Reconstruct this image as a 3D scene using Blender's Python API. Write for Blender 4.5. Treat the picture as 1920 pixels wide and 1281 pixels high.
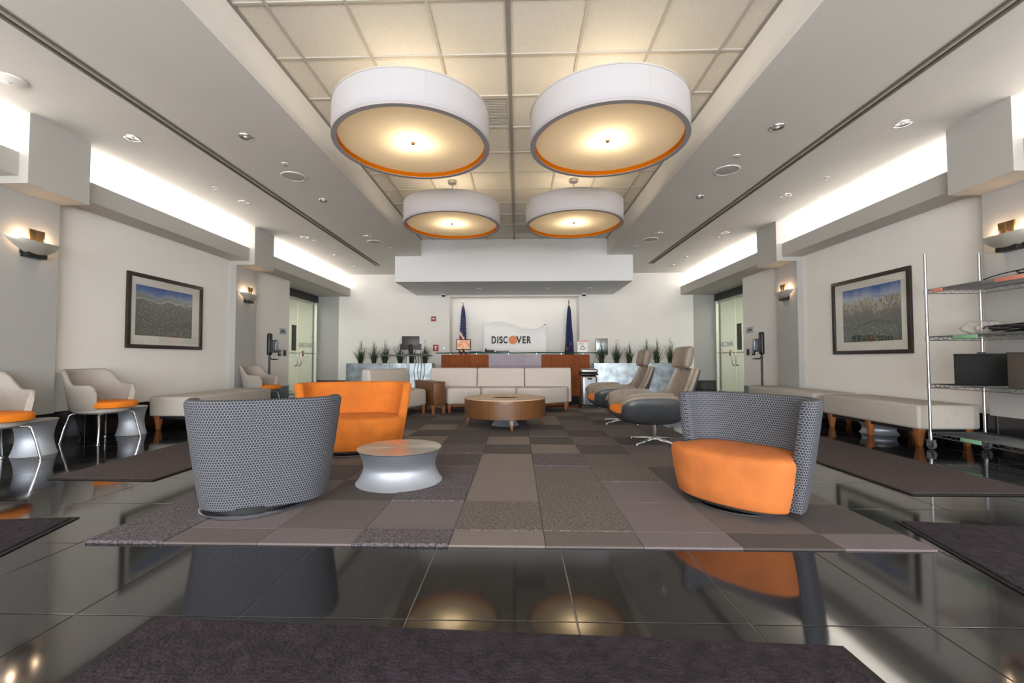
import bpy, bmesh, math, random
from mathutils import Vector, Matrix, noise
random.seed(7)
PI = math.pi
S = bpy.context.scene
for o in list(bpy.data.objects): bpy.data.objects.remove(o)

# ------------------------------------------------------------------ camera, world, exposure, big lights
cam_d = bpy.data.cameras.new('camera'); cam = bpy.data.objects.new('camera', cam_d); S.collection.objects.link(cam); S.camera = cam
cam_d.sensor_width = 36; cam_d.lens = 822.44*36/1920
cam_d.shift_x = (960-948.54)/1920; cam_d.shift_y = (647.07-640.5)/1920
cam_d.clip_start = .05; cam_d.clip_end = 100
H = .895
cam.matrix_world = Matrix.Translation((0, 0, H)) @ Matrix.Rotation(.027, 4, 'Z') @ Matrix.Rotation(.033, 4, 'X') @ Matrix.Rotation(.0012, 4, 'Y') @ Matrix.Rotation(PI/2, 4, 'X')

W = bpy.data.worlds.new('world'); S.world = W; W.use_nodes = True
W.node_tree.nodes['Background'].inputs[0].default_value = (.80, .88, 1, 1)
W.node_tree.nodes['Background'].inputs[1].default_value = .9
S.view_settings.view_transform = 'Standard'; S.view_settings.look = 'None'
S.view_settings.exposure = 0.38; S.view_settings.gamma = 1; S.view_settings.use_curve_mapping = False

def area(name, loc, rot, sx, sy, power, col):
    d = bpy.data.lights.new(name, 'AREA'); d.shape = 'RECTANGLE'; d.size = sx; d.size_y = sy; d.energy = power; d.color = col
    o = bpy.data.objects.new(name, d); S.collection.objects.link(o); o.location = loc; o.rotation_euler = rot
    return o
def point(name, loc, power, col, r=.05, parent=None):
    d = bpy.data.lights.new(name, 'POINT'); d.energy = power; d.color = col; d.shadow_soft_size = r
    o = bpy.data.objects.new(name, d); S.collection.objects.link(o); o.location = loc; o.parent = parent
    return o
XL, XR = -5.0, 4.8            # side walls
YB = 11.84; YF = -6.0
ZC, ZS, ZB = 3.583, 3.223, 2.623   # coffer, side ceiling, soffits
# daylight through the glazed front behind the camera, then an added ceiling fill
area('window_daylight', (-.1, YF+.05, 1.65), (PI/2, 0, 0), 9.2, 3.0, 620, (.90, .95, 1))
area('ceiling_fill_light', (-.1, YF+.05, .6), (math.radians(128), 0, 0), 9.0, 1.0, 330, (1, .98, .96))  # added fill, tilted upward to brighten the ceilings
# fluorescent strips lying in the wall coves
for y0, y1, p in ((-5.5, 3.9, 1.0), (4.6, 7.45, 1.0), (8.15, 11.7, 1.0)):
    for x in (XL+.19, XR-.19):
        area('cove_strip', (x, (y0+y1)/2, 2.80), (PI, math.radians(-58 if x < 0 else 58), 0), .05, y1-y0, 8*(y1-y0)*p, (1, .98, .96))
# strip at the top of the reception niche and lamps in the soffit over the desk
area('niche_strip', (-.1, 11.96, 2.60), (math.radians(25), 0, 0), 3.3, .12, 5, (1, .97, .92))
area('corridor_light', (-6.4, 10.6, 2.55), (0, 0, 0), 1.0, 2.0, 46, (1, 1, .96))
area('corridor_light', (6.2, 10.6, 2.55), (0, 0, 0), 1.0, 2.0, 46, (1, 1, .96))

# ------------------------------------------------------------------ materials
def lin(c):
    if isinstance(c, str):
        c = [int(c[i:i+2], 16)/255 for i in (0, 2, 4)]
    return tuple((x/12.92 if x <= .04045 else ((x+.055)/1.055)**2.4) for x in c)+(1,)
def nodes(m): m.use_nodes = True; return m.node_tree.nodes, m.node_tree.links, m.node_tree.nodes['Principled BSDF']
def mat(name, col, rough=.6, metal=0, spec=.5, mott=None, bump=None, coat=0, coords='Object', stretch=None, col2=None, ior=None, sheen=0):
    m = bpy.data.materials.new(name); N, Lk, P = nodes(m); c = lin(col)
    P.inputs['Base Color'].default_value = c; P.inputs['Roughness'].default_value = rough; P.inputs['Metallic'].default_value = metal
    P.inputs['Specular IOR Level'].default_value = spec; P.inputs['Coat Weight'].default_value = coat
    if sheen: P.inputs['Sheen Weight'].default_value = sheen
    if ior: P.inputs['IOR'].default_value = ior
    tc = N.new('ShaderNodeTexCoord'); mp = N.new('ShaderNodeMapping'); Lk.new(tc.outputs[coords], mp.inputs[0])
    if stretch: mp.inputs['Scale'].default_value = stretch
    if mott:
        n = N.new('ShaderNodeTexNoise'); n.inputs['Scale'].default_value = mott[0]; n.inputs['Detail'].default_value = 4
        Lk.new(mp.outputs[0], n.inputs['Vector'])
        r = N.new('ShaderNodeValToRGB'); Lk.new(n.outputs['Fac'], r.inputs[0]); a = mott[1]
        c2 = lin(col2) if col2 else None
        r.color_ramp.elements[0].position = .32; r.color_ramp.elements[1].position = .68
        r.color_ramp.elements[0].color = (c2 if c2 else tuple(x*(1-a) for x in c[:3])+(1,))
        r.color_ramp.elements[1].color = (c if c2 else tuple(min(1, x*(1+a)) for x in c[:3])+(1,))
        Lk.new(r.outputs[0], P.inputs['Base Color'])
    if bump:
        n = N.new('ShaderNodeTexNoise'); n.inputs['Scale'].default_value = bump[0]; n.inputs['Detail'].default_value = 3
        Lk.new(mp.outputs[0], n.inputs['Vector'])
        b = N.new('ShaderNodeBump'); b.inputs['Strength'].default_value = bump[1]; b.inputs['Distance'].default_value = bump[2] if len(bump) > 2 else .01
        Lk.new(n.outputs['Fac'], b.inputs['Height']); Lk.new(b.outputs[0], P.inputs['Normal'])
    return m
def emis(name, col, s):
    m = bpy.data.materials.new(name); N, Lk, P = nodes(m); P.inputs['Base Color'].default_value = lin(col)
    P.inputs['Emission Color'].default_value = lin(col); P.inputs['Emission Strength'].default_value = s; return m
M = {}
M['wall'] = mat('white wall paint', 'F0ECE6', .75, mott=(1.5, .02), bump=(180, .08, .002))
M['ceil'] = mat('white ceiling paint', 'DEDAD3', .8, mott=(1.2, .02))
M['grey'] = mat('grey paint', 'AEADAA', .75, bump=(180, .08, .002))
M['fascia'] = mat('light grey fascia paint', 'B9B6B0', .75)
M['soffit'] = mat('bulkhead paint', 'E6E6E6', .75)
M['tile_ceil'] = mat('mineral ceiling tile', 'DDD6C8', .9, mott=(60, .05), bump=(150, .3, .003))
M['grid'] = mat('ceiling grid metal', 'BDB6AA', .5)
M['grid_dark'] = mat('centre grid metal', '8D887F', .5)
M['black'] = mat('black satin', '121213', .4)
M['matte_black'] = mat('matte black', '0A0A0A', .7)
M['granite'] = mat('polished black granite', '17171A', .07, spec=.9, mott=(90, .35), ior=1.75)
M['base'] = mat('black stone base', '151416', .15, spec=.7, mott=(40, .3))
M['grout'] = mat('grey grout', '8A8782', .8)
M['grass'] = mat('dark green grass blade', '2A3F22', .55, mott=(8, .4))
M['soil'] = mat('planter soil', '6B655A', .95, mott=(30, .5), bump=(40, .8, .02))
M['chrome'] = mat('chrome', 'D6D8DC', .10, 1)
M['alu'] = mat('brushed aluminium', 'A2A6AE', .5, .72)
_P = M['alu'].node_tree.nodes['Principled BSDF']; _P.inputs['Anisotropic'].default_value = .75; _t = M['alu'].node_tree.nodes.new('ShaderNodeTangent'); _t.direction_type = 'RADIAL'; _t.axis = 'Z'; M['alu'].node_tree.links.new(_t.outputs[0], _P.inputs['Tangent'])
M['alu_top'] = mat('brushed aluminium top', 'D9CFC2', .33, 1)
M['zinc'] = mat('galvanised steel', '9FA8AD', .36, 1, mott=(5, .35), bump=(12, .06, .01))
M['steel'] = mat('brushed steel', 'B8B5AE', .3, 1)
M['orange'] = mat('orange suede', 'CC7020', .85, mott=(7, .12), bump=(160, .15, .003))
M['orange_seat'] = mat('worn orange suede', 'BC6A30', .85, mott=(5, .16), bump=(160, .15, .003))
M['orange_fab'] = mat('orange felt', 'E47C12', .85, bump=(220, .2, .002))
M['oatmeal'] = mat('oatmeal woven fabric', 'C4BBB3', .9, mott=(120, .12), bump=(260, .25, .003))
M['taupe'] = mat('light taupe woven fabric', 'B6AEA4', .9, mott=(150, .12), bump=(260, .25, .003))
M['chairfab'] = mat('warm taupe felt', 'A79F96', .9, mott=(150, .12), bump=(260, .25, .003))
M['charleather'] = mat('charcoal leather', '3A3C3F', .38, mott=(25, .12), bump=(120, .12, .002))
M['tauleather'] = mat('taupe leather', '83786B', .42, mott=(14, .12), bump=(90, .12, .002))
M['wood'] = mat('walnut veneer', '6A4424', .45, mott=(6, .22), stretch=(9, 9, .6), coat=.2)
M['wood_leg'] = mat('oak leg', '8A5228', .5, mott=(6, .2), stretch=(6, 6, .6))
M['wood_top'] = mat('pale veneer top', 'C2A688', .45, mott=(4, .08), stretch=(1, 8, 1))
M['cherry'] = mat('cherry wood desk', '8A4A26', .34, mott=(5, .2), stretch=(3, 3, 1), spec=.35, coat=.06)
M['glassedge'] = mat('green glass edge', '0E4A40', .05, spec=1)
M['white'] = mat('white plastic', 'ECEAE6', .45)
M['signwhite'] = mat('white sign panel', 'FAF8F5', .5)
M['letter'] = mat('charcoal letters', '4A4A4A', .5)
M['orange_dot'] = mat('orange sign disc', 'E8874A', .5, mott=(3, .1))
M['shade'] = None
M['paper'] = mat('white mat board', 'DCD8CE', .7)
M['frame'] = mat('dark brown picture frame', '2A231E', .4)
M['red'] = mat('red plastic', 'A82A22', .45)
M['screen_dark'] = mat('dark monitor plastic', '2B2622', .45)
M['bronze'] = mat('bronze glass', '8A6B45', .3, .6)
M['sconce'] = mat('satin nickel', 'C4BFB5', .4, .55)
M['wire'] = mat('chrome wire', 'A9ABAE', .3, 1)
M['cloth_dark'] = mat('dark cloth', '241F22', .9, bump=(40, .5, .01))
M['brownbox'] = mat('dark brown box', '4B423B', .8)
M['rubber'] = mat('grey rubber', '55565A', .6)
M['mat_pile'] = mat('dark plum mat pile', '3A2B3A', .97, mott=(26, .55), bump=(80, 1.0, .02), col2='150F15')
M['mat_pile'].node_tree.nodes['Principled BSDF'].inputs['Base Color']
M['mat_brown'] = mat('dark brown mat pile', '3E3230', .97, mott=(60, .35), bump=(140, .8, .008))
M['mat_edge'] = mat('black rubber mat edge', '100E0E', .6)
M['label_green'] = mat('green label strip', '7FB38C', .6)
M['label_red'] = mat('pink red label strip', 'D58672', .6)
M['navy'] = mat('navy satin', '1B2148', .7)
M['corr'] = mat('corridor wall', 'EAEAE0', .8)
M['dooralu'] = mat('pale door frame', 'C9CCC2', .4)
M['dark_alu'] = mat('dark header metal', '2A2A2A', .4)
CT = {'L': mat('light flat carpet', '756B66', .97, mott=(120, .10), bump=(220, .5, .004)),
      'M': mat('mid flat carpet', '615856', .97, mott=(120, .10), bump=(220, .5, .004)),
      'P': mat('mauve flat carpet', '6C6263', .97, mott=(120, .10), bump=(220, .5, .004)),
      'D': mat('dark flat carpet', '4C4544', .97, mott=(120, .10), bump=(220, .5, .004)),
      'S': mat('speckled tan carpet', '7A706B', .97, mott=(75, .40), bump=(100, 1, .012), col2='4A423E'),
      'K': mat('speckled dark carpet', '71686C', .97, mott=(85, .40), bump=(100, 1, .012), col2='3A3436')}

def honeycomb():
    m = bpy.data.materials.new('honeycomb fabric'); N, Lk, P = nodes(m)
    def vm(op, a, b=None, c=None):
        n = N.new('ShaderNodeVectorMath'); n.operation = op
        for i, x in enumerate((a, b, c)):
            if x is None: continue
            if isinstance(x, tuple): n.inputs[i].default_value = x
            else: Lk.new(x, n.inputs[i])
        return n
    def ma(op, a, b=None):
        n = N.new('ShaderNodeMath'); n.operation = op
        for i, x in enumerate((a, b)):
            if x is None: continue
            if isinstance(x, (int, float)): n.inputs[i].default_value = x
            else: Lk.new(x, n.inputs[i])
        return n.outputs[0]
    uv = N.new('ShaderNodeUVMap')
    k = 1/.0165; s = (1, 1.7320508, 1)
    p = vm('MULTIPLY', uv.outputs[0], (k, k, 0)).outputs[0]
    p = vm('ADD', p, (200, 200*1.7320508, .5)).outputs[0]
    a = vm('SUBTRACT', vm('MODULO', p, s).outputs[0], (.5, .8660254, .5)).outputs[0]
    b = vm('SUBTRACT', vm('MODULO', vm('ADD', p, (.5, .8660254, 0)).outputs[0], s).outputs[0], (.5, .8660254, .5)).outputs[0]
    la = vm('LENGTH', a).outputs['Value']; lb = vm('LENGTH', b).outputs['Value']
    mx = N.new('ShaderNodeMix'); mx.data_type = 'VECTOR'; Lk.new(ma('LESS_THAN', la, lb), mx.inputs['Factor']); Lk.new(b, mx.inputs[4]); Lk.new(a, mx.inputs[5])
    g = vm('ABSOLUTE', mx.outputs[1]).outputs[0]
    dot = vm('DOT_PRODUCT', g, (.5, .8660254, 0)).outputs['Value']
    sx = N.new('ShaderNodeSeparateXYZ'); Lk.new(g, sx.inputs[0])
    hd = ma('MAXIMUM', dot, sx.outputs[0])
    r = N.new('ShaderNodeValToRGB'); Lk.new(hd, r.inputs[0]); e = r.color_ramp.elements
    e[0].position = 0; e[0].color = lin('26282E'); e[1].position = .5; e[1].color = lin('808187')
    x = e.new(.30); x.color = lin('303239'); x = e.new(.40); x.color = lin('3A3C43'); x = e.new(.43); x.color = lin('7C7D84')
    Lk.new(r.outputs[0], P.inputs['Base Color']); P.inputs['Roughness'].default_value = .85
    bp = N.new('ShaderNodeBump'); bp.inputs['Strength'].default_value = .4; bp.inputs['Distance'].default_value = .003; Lk.new(r.outputs[0], bp.inputs['Height']); Lk.new(bp.outputs[0], P.inputs['Normal'])
    return m
M['honey'] = honeycomb()
def translucent(name, col, tcol, fac):
    m = bpy.data.materials.new(name); m.use_nodes = True; N = m.node_tree.nodes; Lk = m.node_tree.links; N.remove(N['Principled BSDF'])
    d = N.new('ShaderNodeBsdfDiffuse'); t = N.new('ShaderNodeBsdfTranslucent'); x = N.new('ShaderNodeMixShader')
    d.inputs[0].default_value = lin(col); t.inputs[0].default_value = lin(tcol); x.inputs[0].default_value = fac
    Lk.new(d.outputs[0], x.inputs[1]); Lk.new(t.outputs[0], x.inputs[2]); Lk.new(x.outputs[0], N['Material Output'].inputs[0]); return m
M['shade'] = translucent('white drum shade fabric', 'B6B5BA', 'F0E6DA', .12)
M['diffuser'] = translucent('acrylic diffuser', 'E8DCC8', 'F0DFC0', .6)
M['liner'] = translucent('orange liner', 'E07A10', 'E88A20', .5)
M['bag'] = None
def glass(name, col, ior=1.5, rough=0, refl=1.0, base=None, bfac=0):
    m = bpy.data.materials.new(name); m.use_nodes = True; N = m.node_tree.nodes; Lk = m.node_tree.links; N.remove(N['Principled BSDF'])
    t = N.new('ShaderNodeBsdfTransparent'); t.inputs[0].default_value = lin(col); g = N.new('ShaderNodeBsdfGlossy'); g.inputs['Roughness'].default_value = rough
    f = N.new('ShaderNodeFresnel'); f.inputs[0].default_value = ior; x = N.new('ShaderNodeMixShader'); mm = N.new('ShaderNodeMath'); mm.operation = 'MULTIPLY'; mm.inputs[1].default_value = refl; mm.use_clamp = True
    ge = N.new('ShaderNodeNewGeometry'); ib = N.new('ShaderNodeMath'); ib.operation = 'SUBTRACT'; ib.inputs[0].default_value = 1; Lk.new(ge.outputs['Backfacing'], ib.inputs[1]); m2 = N.new('ShaderNodeMath'); m2.operation = 'MULTIPLY'; Lk.new(ib.outputs[0], m2.inputs[0]); Lk.new(mm.outputs[0], m2.inputs[1])
    Lk.new(f.outputs[0], mm.inputs[0]); Lk.new(m2.outputs[0], x.inputs[0])
    src = t.outputs[0]
    if base:
        d = N.new('ShaderNodeBsdfDiffuse'); d.inputs[0].default_value = lin(base); y = N.new('ShaderNodeMixShader'); y.inputs[0].default_value = bfac
        Lk.new(t.outputs[0], y.inputs[1]); Lk.new(d.outputs[0], y.inputs[2]); src = y.outputs[0]
    Lk.new(src, x.inputs[1]); Lk.new(g.outputs[0], x.inputs[2]); Lk.new(x.outputs[0], N['Material Output'].inputs[0]); return m
M['picglass'] = glass('picture glass', 'FFFFFF', 1.6, refl=1.5)
M['doorglass'] = glass('pale green door glass', 'F6F8F2', 1.5, refl=1.0, base='E2E4D8', bfac=.35)
M['clear'] = glass('clear glass', 'F5F8F8', 1.6, refl=2)
M['bag'] = glass('clear plastic film', 'F2F0EC', 1.5, .15, 2, base='E8E4DE', bfac=.25)
M['deskglass'] = glass('green desk glass', '9FD8C4', 1.5, base='0A4438', bfac=.7)

def art(name, kind):
    m = bpy.data.materials.new(name); N, Lk, P = nodes(m); P.inputs['Roughness'].default_value = .6
    uv = N.new('ShaderNodeUVMap'); sep = N.new('ShaderNodeSeparateXYZ'); Lk.new(uv.outputs[0], sep.inputs[0])
    def noi(sc, det=5, stretch=(1, 1, 1)):
        mp = N.new('ShaderNodeMapping'); mp.inputs['Scale'].default_value = stretch; Lk.new(uv.outputs[0], mp.inputs[0])
        n = N.new('ShaderNodeTexNoise'); n.inputs['Scale'].default_value = sc; n.inputs['Detail'].default_value = det; Lk.new(mp.outputs[0], n.inputs['Vector']); return n.outputs['Fac']
    def ma(op, a, b, c=None):
        n = N.new('ShaderNodeMath'); n.operation = op
        for i, x in enumerate((a, b, c)):
            if x is None: continue
            if isinstance(x, (int, float)): n.inputs[i].default_value = x
            else: Lk.new(x, n.inputs[i])
        return n.outputs[0]
    def ramp(f, st):
        r = N.new('ShaderNodeValToRGB'); Lk.new(f, r.inputs[0]); e = r.color_ramp.elements
        e[0].position, e[0].color = st[0][0], lin(st[0][1]); e[1].position, e[1].color = st[-1][0], lin(st[-1][1])
        for p, c in st[1:-1]: q = e.new(p); q.color = lin(c)
        return r.outputs[0]
    def mix(f, a, b, t='MIX'):
        n = N.new('ShaderNodeMix'); n.data_type = 'RGBA'; n.blend_type = t
        if isinstance(f, float): n.inputs[0].default_value = f
        else: Lk.new(f, n.inputs[0])
        for i, x in ((6, a), (7, b)):
            if isinstance(x, str): n.inputs[i].default_value = lin(x)
            else: Lk.new(x, n.inputs[i])
        return n.outputs[2]
    y = sep.outputs[1]
    if kind == 0:
        yy = ma('ADD', y, ma('MULTIPLY', ma('SUBTRACT', noi(3, 6, (1.4, 0, 1)), .5), .35))
        c = ramp(yy, [(0, '4A4A3A'), (.35, '3A3830'), (.60, '4A4C40'), (.70, '5E6258'), (.735, 'B4B6B0'), (.75, '72786E'), (.84, '8D9A9E'), (.86, '6B86B8'), (1, '2F55A8')])
        c = mix(ma('GREATER_THAN', noi(45, 4), .60), c, '9A9A84'); c = mix(ma('MULTIPLY', ma('LESS_THAN', y, .17), ma('GREATER_THAN', noi(16, 3), .63)), c, '9A6234')
    else:
        yy = ma('ADD', y, ma('MULTIPLY', ma('SUBTRACT', noi(3.3, 6, (1.3, 0, 1)), .5), .45))
        c = ramp(yy, [(0, '3B4A30'), (.30, '4A5A36'), (.42, '4C4440'), (.52, '5E5650'), (.60, '8E8678'), (.74, 'A59C84'), (.80, 'A8B4C4'), (1, '3F5CA8')])
        c = mix(ma('MULTIPLY', ma('GREATER_THAN', noi(9, 5, (6, 1, 1)), .56), ma('LESS_THAN', y, .8)), c, '4E5248'); c = mix(ma('MULTIPLY', ma('LESS_THAN', y, .3), ma('GREATER_THAN', noi(30, 3), .58)), c, '6E7A86')
    dk = N.new('ShaderNodeMapRange'); Lk.new(noi(22, 9), dk.inputs[0]); dk.inputs[1].default_value = .3; dk.inputs[2].default_value = .7; dk.inputs[3].default_value = .15; dk.inputs[4].default_value = 1.5
    low = ma('MULTIPLY', ma('LESS_THAN', y, .72), .75)
    c2 = N.new('ShaderNodeMix'); c2.data_type = 'RGBA'; c2.blend_type = 'MULTIPLY'; Lk.new(low, c2.inputs[0]); Lk.new(c, c2.inputs[6]); Lk.new(dk.outputs[0], c2.inputs[7])
    Lk.new(c2.outputs[2], P.inputs['Base Color']); return m

def flagmat(kind):
    m = bpy.data.materials.new('striped flag cloth' if kind == 0 else 'navy flag cloth'); N, Lk, P = nodes(m); P.inputs['Roughness'].default_value = .75
    uv = N.new('ShaderNodeUVMap'); sep = N.new('ShaderNodeSeparateXYZ'); Lk.new(uv.outputs[0], sep.inputs[0])
    def ma(op, a, b):
        n = N.new('ShaderNodeMath'); n.operation = op
        for i, x in enumerate((a, b)):
            if isinstance(x, (int, float)): n.inputs[i].default_value = x
            else: Lk.new(x, n.inputs[i])
        return n.outputs[0]
    def mix(f, a, b):
        n = N.new('ShaderNodeMix'); n.data_type = 'RGBA'; Lk.new(f, n.inputs[0])
        for i, x in ((6, a), (7, b)):
            if isinstance(x, str): n.inputs[i].default_value = lin(x)
            else: Lk.new(x, n.inputs[i])
        return n.outputs[2]
    u, v = sep.outputs[0], sep.outputs[1]
    if kind == 0:
        st = ma('LESS_THAN', ma('FRACT', ma('ADD', ma('MULTIPLY', v, 7.0), ma('MULTIPLY', u, 2.0)), 0), .52); c = mix(st, 'E8E2DC', 'B8342A')
        vo = N.new('ShaderNodeTexVoronoi'); vo.inputs['Scale'].default_value = 1; mp = N.new('ShaderNodeMapping'); mp.inputs['Scale'].default_value = (14, 26, 1); Lk.new(uv.outputs[0], mp.inputs[0]); Lk.new(mp.outputs[0], vo.inputs['Vector']); vo.inputs['Randomness'].default_value = .2
        star = mix(ma('LESS_THAN', vo.outputs['Distance'], .17), '222A5E', 'D8D8DC')
        low = mix(ma('LESS_THAN', ma('ADD', v, ma('MULTIPLY', u, .35)), .62), star, c); Lk.new(low, P.inputs['Base Color'])
    else:
        n = N.new('ShaderNodeTexNoise'); n.inputs['Scale'].default_value = 9; Lk.new(uv.outputs[0], n.inputs['Vector'])
        c = mix(ma('GREATER_THAN', n.outputs['Fac'], .60), '1D2450', 'A97A4C'); c2 = mix(ma('GREATER_THAN', n.outputs['Fac'], .70), '1E2758', '6A6A80')
        Lk.new(mix(ma('LESS_THAN', v, .30), c2, c), P.inputs['Base Color'])
    return m

# ------------------------------------------------------------------ mesh helpers
class MB:
    def __init__(s): s.v = []; s.f = []; s.uv = []
    def add(s, vs, fs, uvs=None):
        o = len(s.v); s.v += [tuple(v) for v in vs]; s.f += [tuple(i+o for i in f) for f in fs]
        s.uv += list(uvs) if uvs else [(v[0]+v[1], v[2]) for v in vs]; return s
    def box(s, x0, x1, y0, y1, z0, z1):
        return s.add([(x, y, z) for z in (z0, z1) for y in (y0, y1) for x in (x0, x1)],
                     [(0, 2, 3, 1), (4, 5, 7, 6), (0, 1, 5, 4), (2, 6, 7, 3), (0, 4, 6, 2), (1, 3, 7, 5)])
    def cbox(s, c, d, rz=0, ry=0):
        m = Matrix.Translation(c) @ Matrix.Rotation(rz, 4, 'Z') @ Matrix.Rotation(ry, 4, 'Y')
        a = MB().box(-d[0]/2, d[0]/2, -d[1]/2, d[1]/2, -d[2]/2, d[2]/2)
        return s.add([m @ Vector(v) for v in a.v], a.f)
    def prism(s, poly, z0, z1):
        n = len(poly); vs = [(p[0], p[1], z0) for p in poly]+[(p[0], p[1], z1) for p in poly]
        return s.add(vs, [tuple(range(n-1, -1, -1)), tuple(range(n, 2*n))]+[(i, (i+1) % n, (i+1) % n+n, i+n) for i in range(n)])
    def loft(s, rings, closed=True, caps=(True, True), uvs=None):
        n = len(rings[0]); vs = [p for r in rings for p in r]; fs = []
        for j in range(len(rings)-1):
            for i in range(n if closed else n-1):
                a = j*n+i; b = j*n+(i+1) % n; fs.append((a, b, b+n, a+n))
        if caps[0]: fs.append(tuple(range(n-1, -1, -1)))
        if caps[1]: fs.append(tuple(range((len(rings)-1)*n, len(rings)*n)))
        return s.add(vs, fs, [u for r in uvs for u in r] if uvs else None)
    def lathe(s, prof, n=32, c=(0, 0, 0), caps=(True, True)):
        rs = [[(c[0]+r*math.cos(2*PI*i/n), c[1]+r*math.sin(2*PI*i/n), c[2]+z) for i in range(n)] for r, z in prof]
        return s.loft(rs, True, caps)
    def cyl(s, c, r, z0, z1, n=24): return s.lathe([(r, z0), (r, z1)], n, (c[0], c[1], 0))
    def tube(s, pts, r, n=8, r2=None):
        pts = [Vector(p) for p in pts]; rings = []; up = None
        for i, p in enumerate(pts):
            t = (pts[min(i+1, len(pts)-1)]-pts[max(i-1, 0)]).normalized()
            if up is None: up = Vector((0, 0, 1)) if abs(t.z) < .9 else Vector((1, 0, 0))
            a = t.cross(up); a = a.normalized() if a.length > 1e-4 else t.orthogonal().normalized()
            b = a.cross(t).normalized(); up = b
            rr = r if r2 is None else r+(r2-r)*i/(len(pts)-1)
            rings.append([p+(a*math.cos(2*PI*k/n)+b*math.sin(2*PI*k/n))*rr for k in range(n)])
        return s.loft(rings)
    def leg(s, top, bot, wt, wb, n=4):
        rings = []
        for p, w in ((bot, wb), (top, wt)):
            rings.append([(p[0]+w*math.cos(PI/4+2*PI*k/n)*.707, p[1]+w*math.sin(PI/4+2*PI*k/n)*.707, p[2]) for k in range(n)])
        return s.loft(rings)
    def xf(s, m): s.v = [tuple(m @ Vector(v)) for v in s.v]; return s
    def mesh(s, name, m, bevel=0, seg=2, smooth=35):
        me = bpy.data.meshes.new(name); me.from_pydata(s.v, [], s.f)
        ul = me.uv_layers.new(name='UVMap')
        for l in me.loops: ul.data[l.index].uv = s.uv[l.vertex_index]
        bm = bmesh.new(); bm.from_mesh(me)
        if bevel:
            bmesh.ops.remove_doubles(bm, verts=bm.verts[:], dist=1e-5)
            bmesh.ops.bevel(bm, geom=[e for e in bm.edges if e.calc_face_angle(0) > .5], offset=bevel, segments=seg, profile=.5, affect='EDGES', clamp_overlap=True)
        bmesh.ops.recalc_face_normals(bm, faces=bm.faces[:]); bm.to_mesh(me); bm.free()
        if smooth:
            me.shade_smooth(); me.set_sharp_from_angle(angle=math.radians(smooth))
        if m: me.materials.append(m)
        return me
    def build(s, name, m, parent=None, **k): return link(name, s.mesh(name, m, **k), parent)
def link(name, me, parent=None):
    o = bpy.data.objects.new(name, me); S.collection.objects.link(o)
    if parent: o.parent = parent
    return o
def box(name, m, x0, x1, y0, y1, z0, z1, parent=None, **k): return MB().box(x0, x1, y0, y1, z0, z1).build(name, m, parent, **k)
def struct(o): o['kind'] = 'structure'; return o
def tag(o, label, cat, group=None):
    o['label'] = label; o['category'] = cat
    if group: o['group'] = group
    return o
def thing(name, label, cat, loc=(0, 0, 0), rz=0, group=None):
    o = bpy.data.objects.new(name, None); S.collection.objects.link(o); o.location = loc; o.rotation_euler = (0, 0, rz); o.empty_display_size = .1
    return tag(o, label, cat, group)
def dup(o, loc=None, rz=None, label=None, parent=None):
    c = o.copy(); S.collection.objects.link(c)
    if parent: c.parent = parent
    if loc is not None: c.location = loc
    if rz is not None: c.rotation_euler = (0, 0, rz)
    if label: c['label'] = label
    for ch in list(o.children): dup(ch, parent=c)
    return c
def sgnpow(x, p): return math.copysign(abs(x)**p, x)
M['desk_mid'] = mat('satin mauve grey panel', '7C7078', .48, .30, mott=(4, .12))  # centre desk panel: mauve grey, partly metallic
def text_mesh(txt, size, depth, offset=0, sx=1):
    cu = bpy.data.curves.new('t', 'FONT'); cu.body = txt; cu.size = size; cu.extrude = depth; cu.offset = offset; cu.align_x = 'LEFT'
    o = bpy.data.objects.new('t', cu); S.collection.objects.link(o); bpy.context.view_layer.update()
    me = bpy.data.meshes.new_from_object(o.evaluated_get(bpy.context.evaluated_depsgraph_get()))
    bpy.data.objects.remove(o); return me

# ------------------------------------------------------------------ room shell
T = .586; FX0 = -1.0124*.96; FY0 = 1.531
floor = struct(box('floor', M['grout'], -7.2, 7.0, YF, 12.6, -.12, -.004, smooth=0))
CX0, CX1, CY0, CY1 = -2.12, 1.95, 2.117, 8.10      # carpet rectangle
g = .003
meshes = {}
def floor_tile(x0, x1, y0, y1):
    w, d = round(x1-x0, 3), round(y1-y0, 3)
    if (w, d) not in meshes:
        meshes[(w, d)] = MB().box(-w/2+g/2+.001, w/2-g/2-.001, -d/2+g/2+.001, d/2-g/2-.001, -.01, 0).mesh('floor_tile', M['granite'], bevel=.001, seg=1, smooth=0)
    o = link('floor_tile', meshes[(w, d)], floor); o.location = ((x0+x1)/2, (y0+y1)/2, 0)
xs = [FX0+k*T for k in range(-7, 11)]; xs = [XL] + [x for x in xs if XL+.05 < x < XR-.05] + [XR]
ys = [FY0+k*T for k in range(-3, 18)]; ys = [y for y in ys if y < YB-.1] + [YB]
cnt = 0
for j in range(len(ys)-1):
    for i in range(len(xs)-1):
        x0, x1, y0, y1 = xs[i], xs[i+1], ys[j], ys[j+1]
        if x0 >= CX0-.001 and x1 <= CX1+.001 and y0 >= CY0-.02 and y1 <= CY1+.001: continue
        # cut tiles at the carpet
        if y1 > CY0+.02 and y0 < CY1-.02 and x1 > CX0+.01 and x0 < CX1-.01:
            if y0 < CY1 < y1 and y1-CY1 > .03 and x0 >= CX0 and x1 <= CX1: floor_tile(x0, x1, CY1, y1); continue
            if x0 < CX0 and CX0-x0 > .03: floor_tile(x0, CX0, y0, y1)
            if x1 > CX1 and x1-CX1 > .03: floor_tile(CX1, x1, y0, y1)
            continue
        floor_tile(x0, x1, y0, y1)
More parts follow.
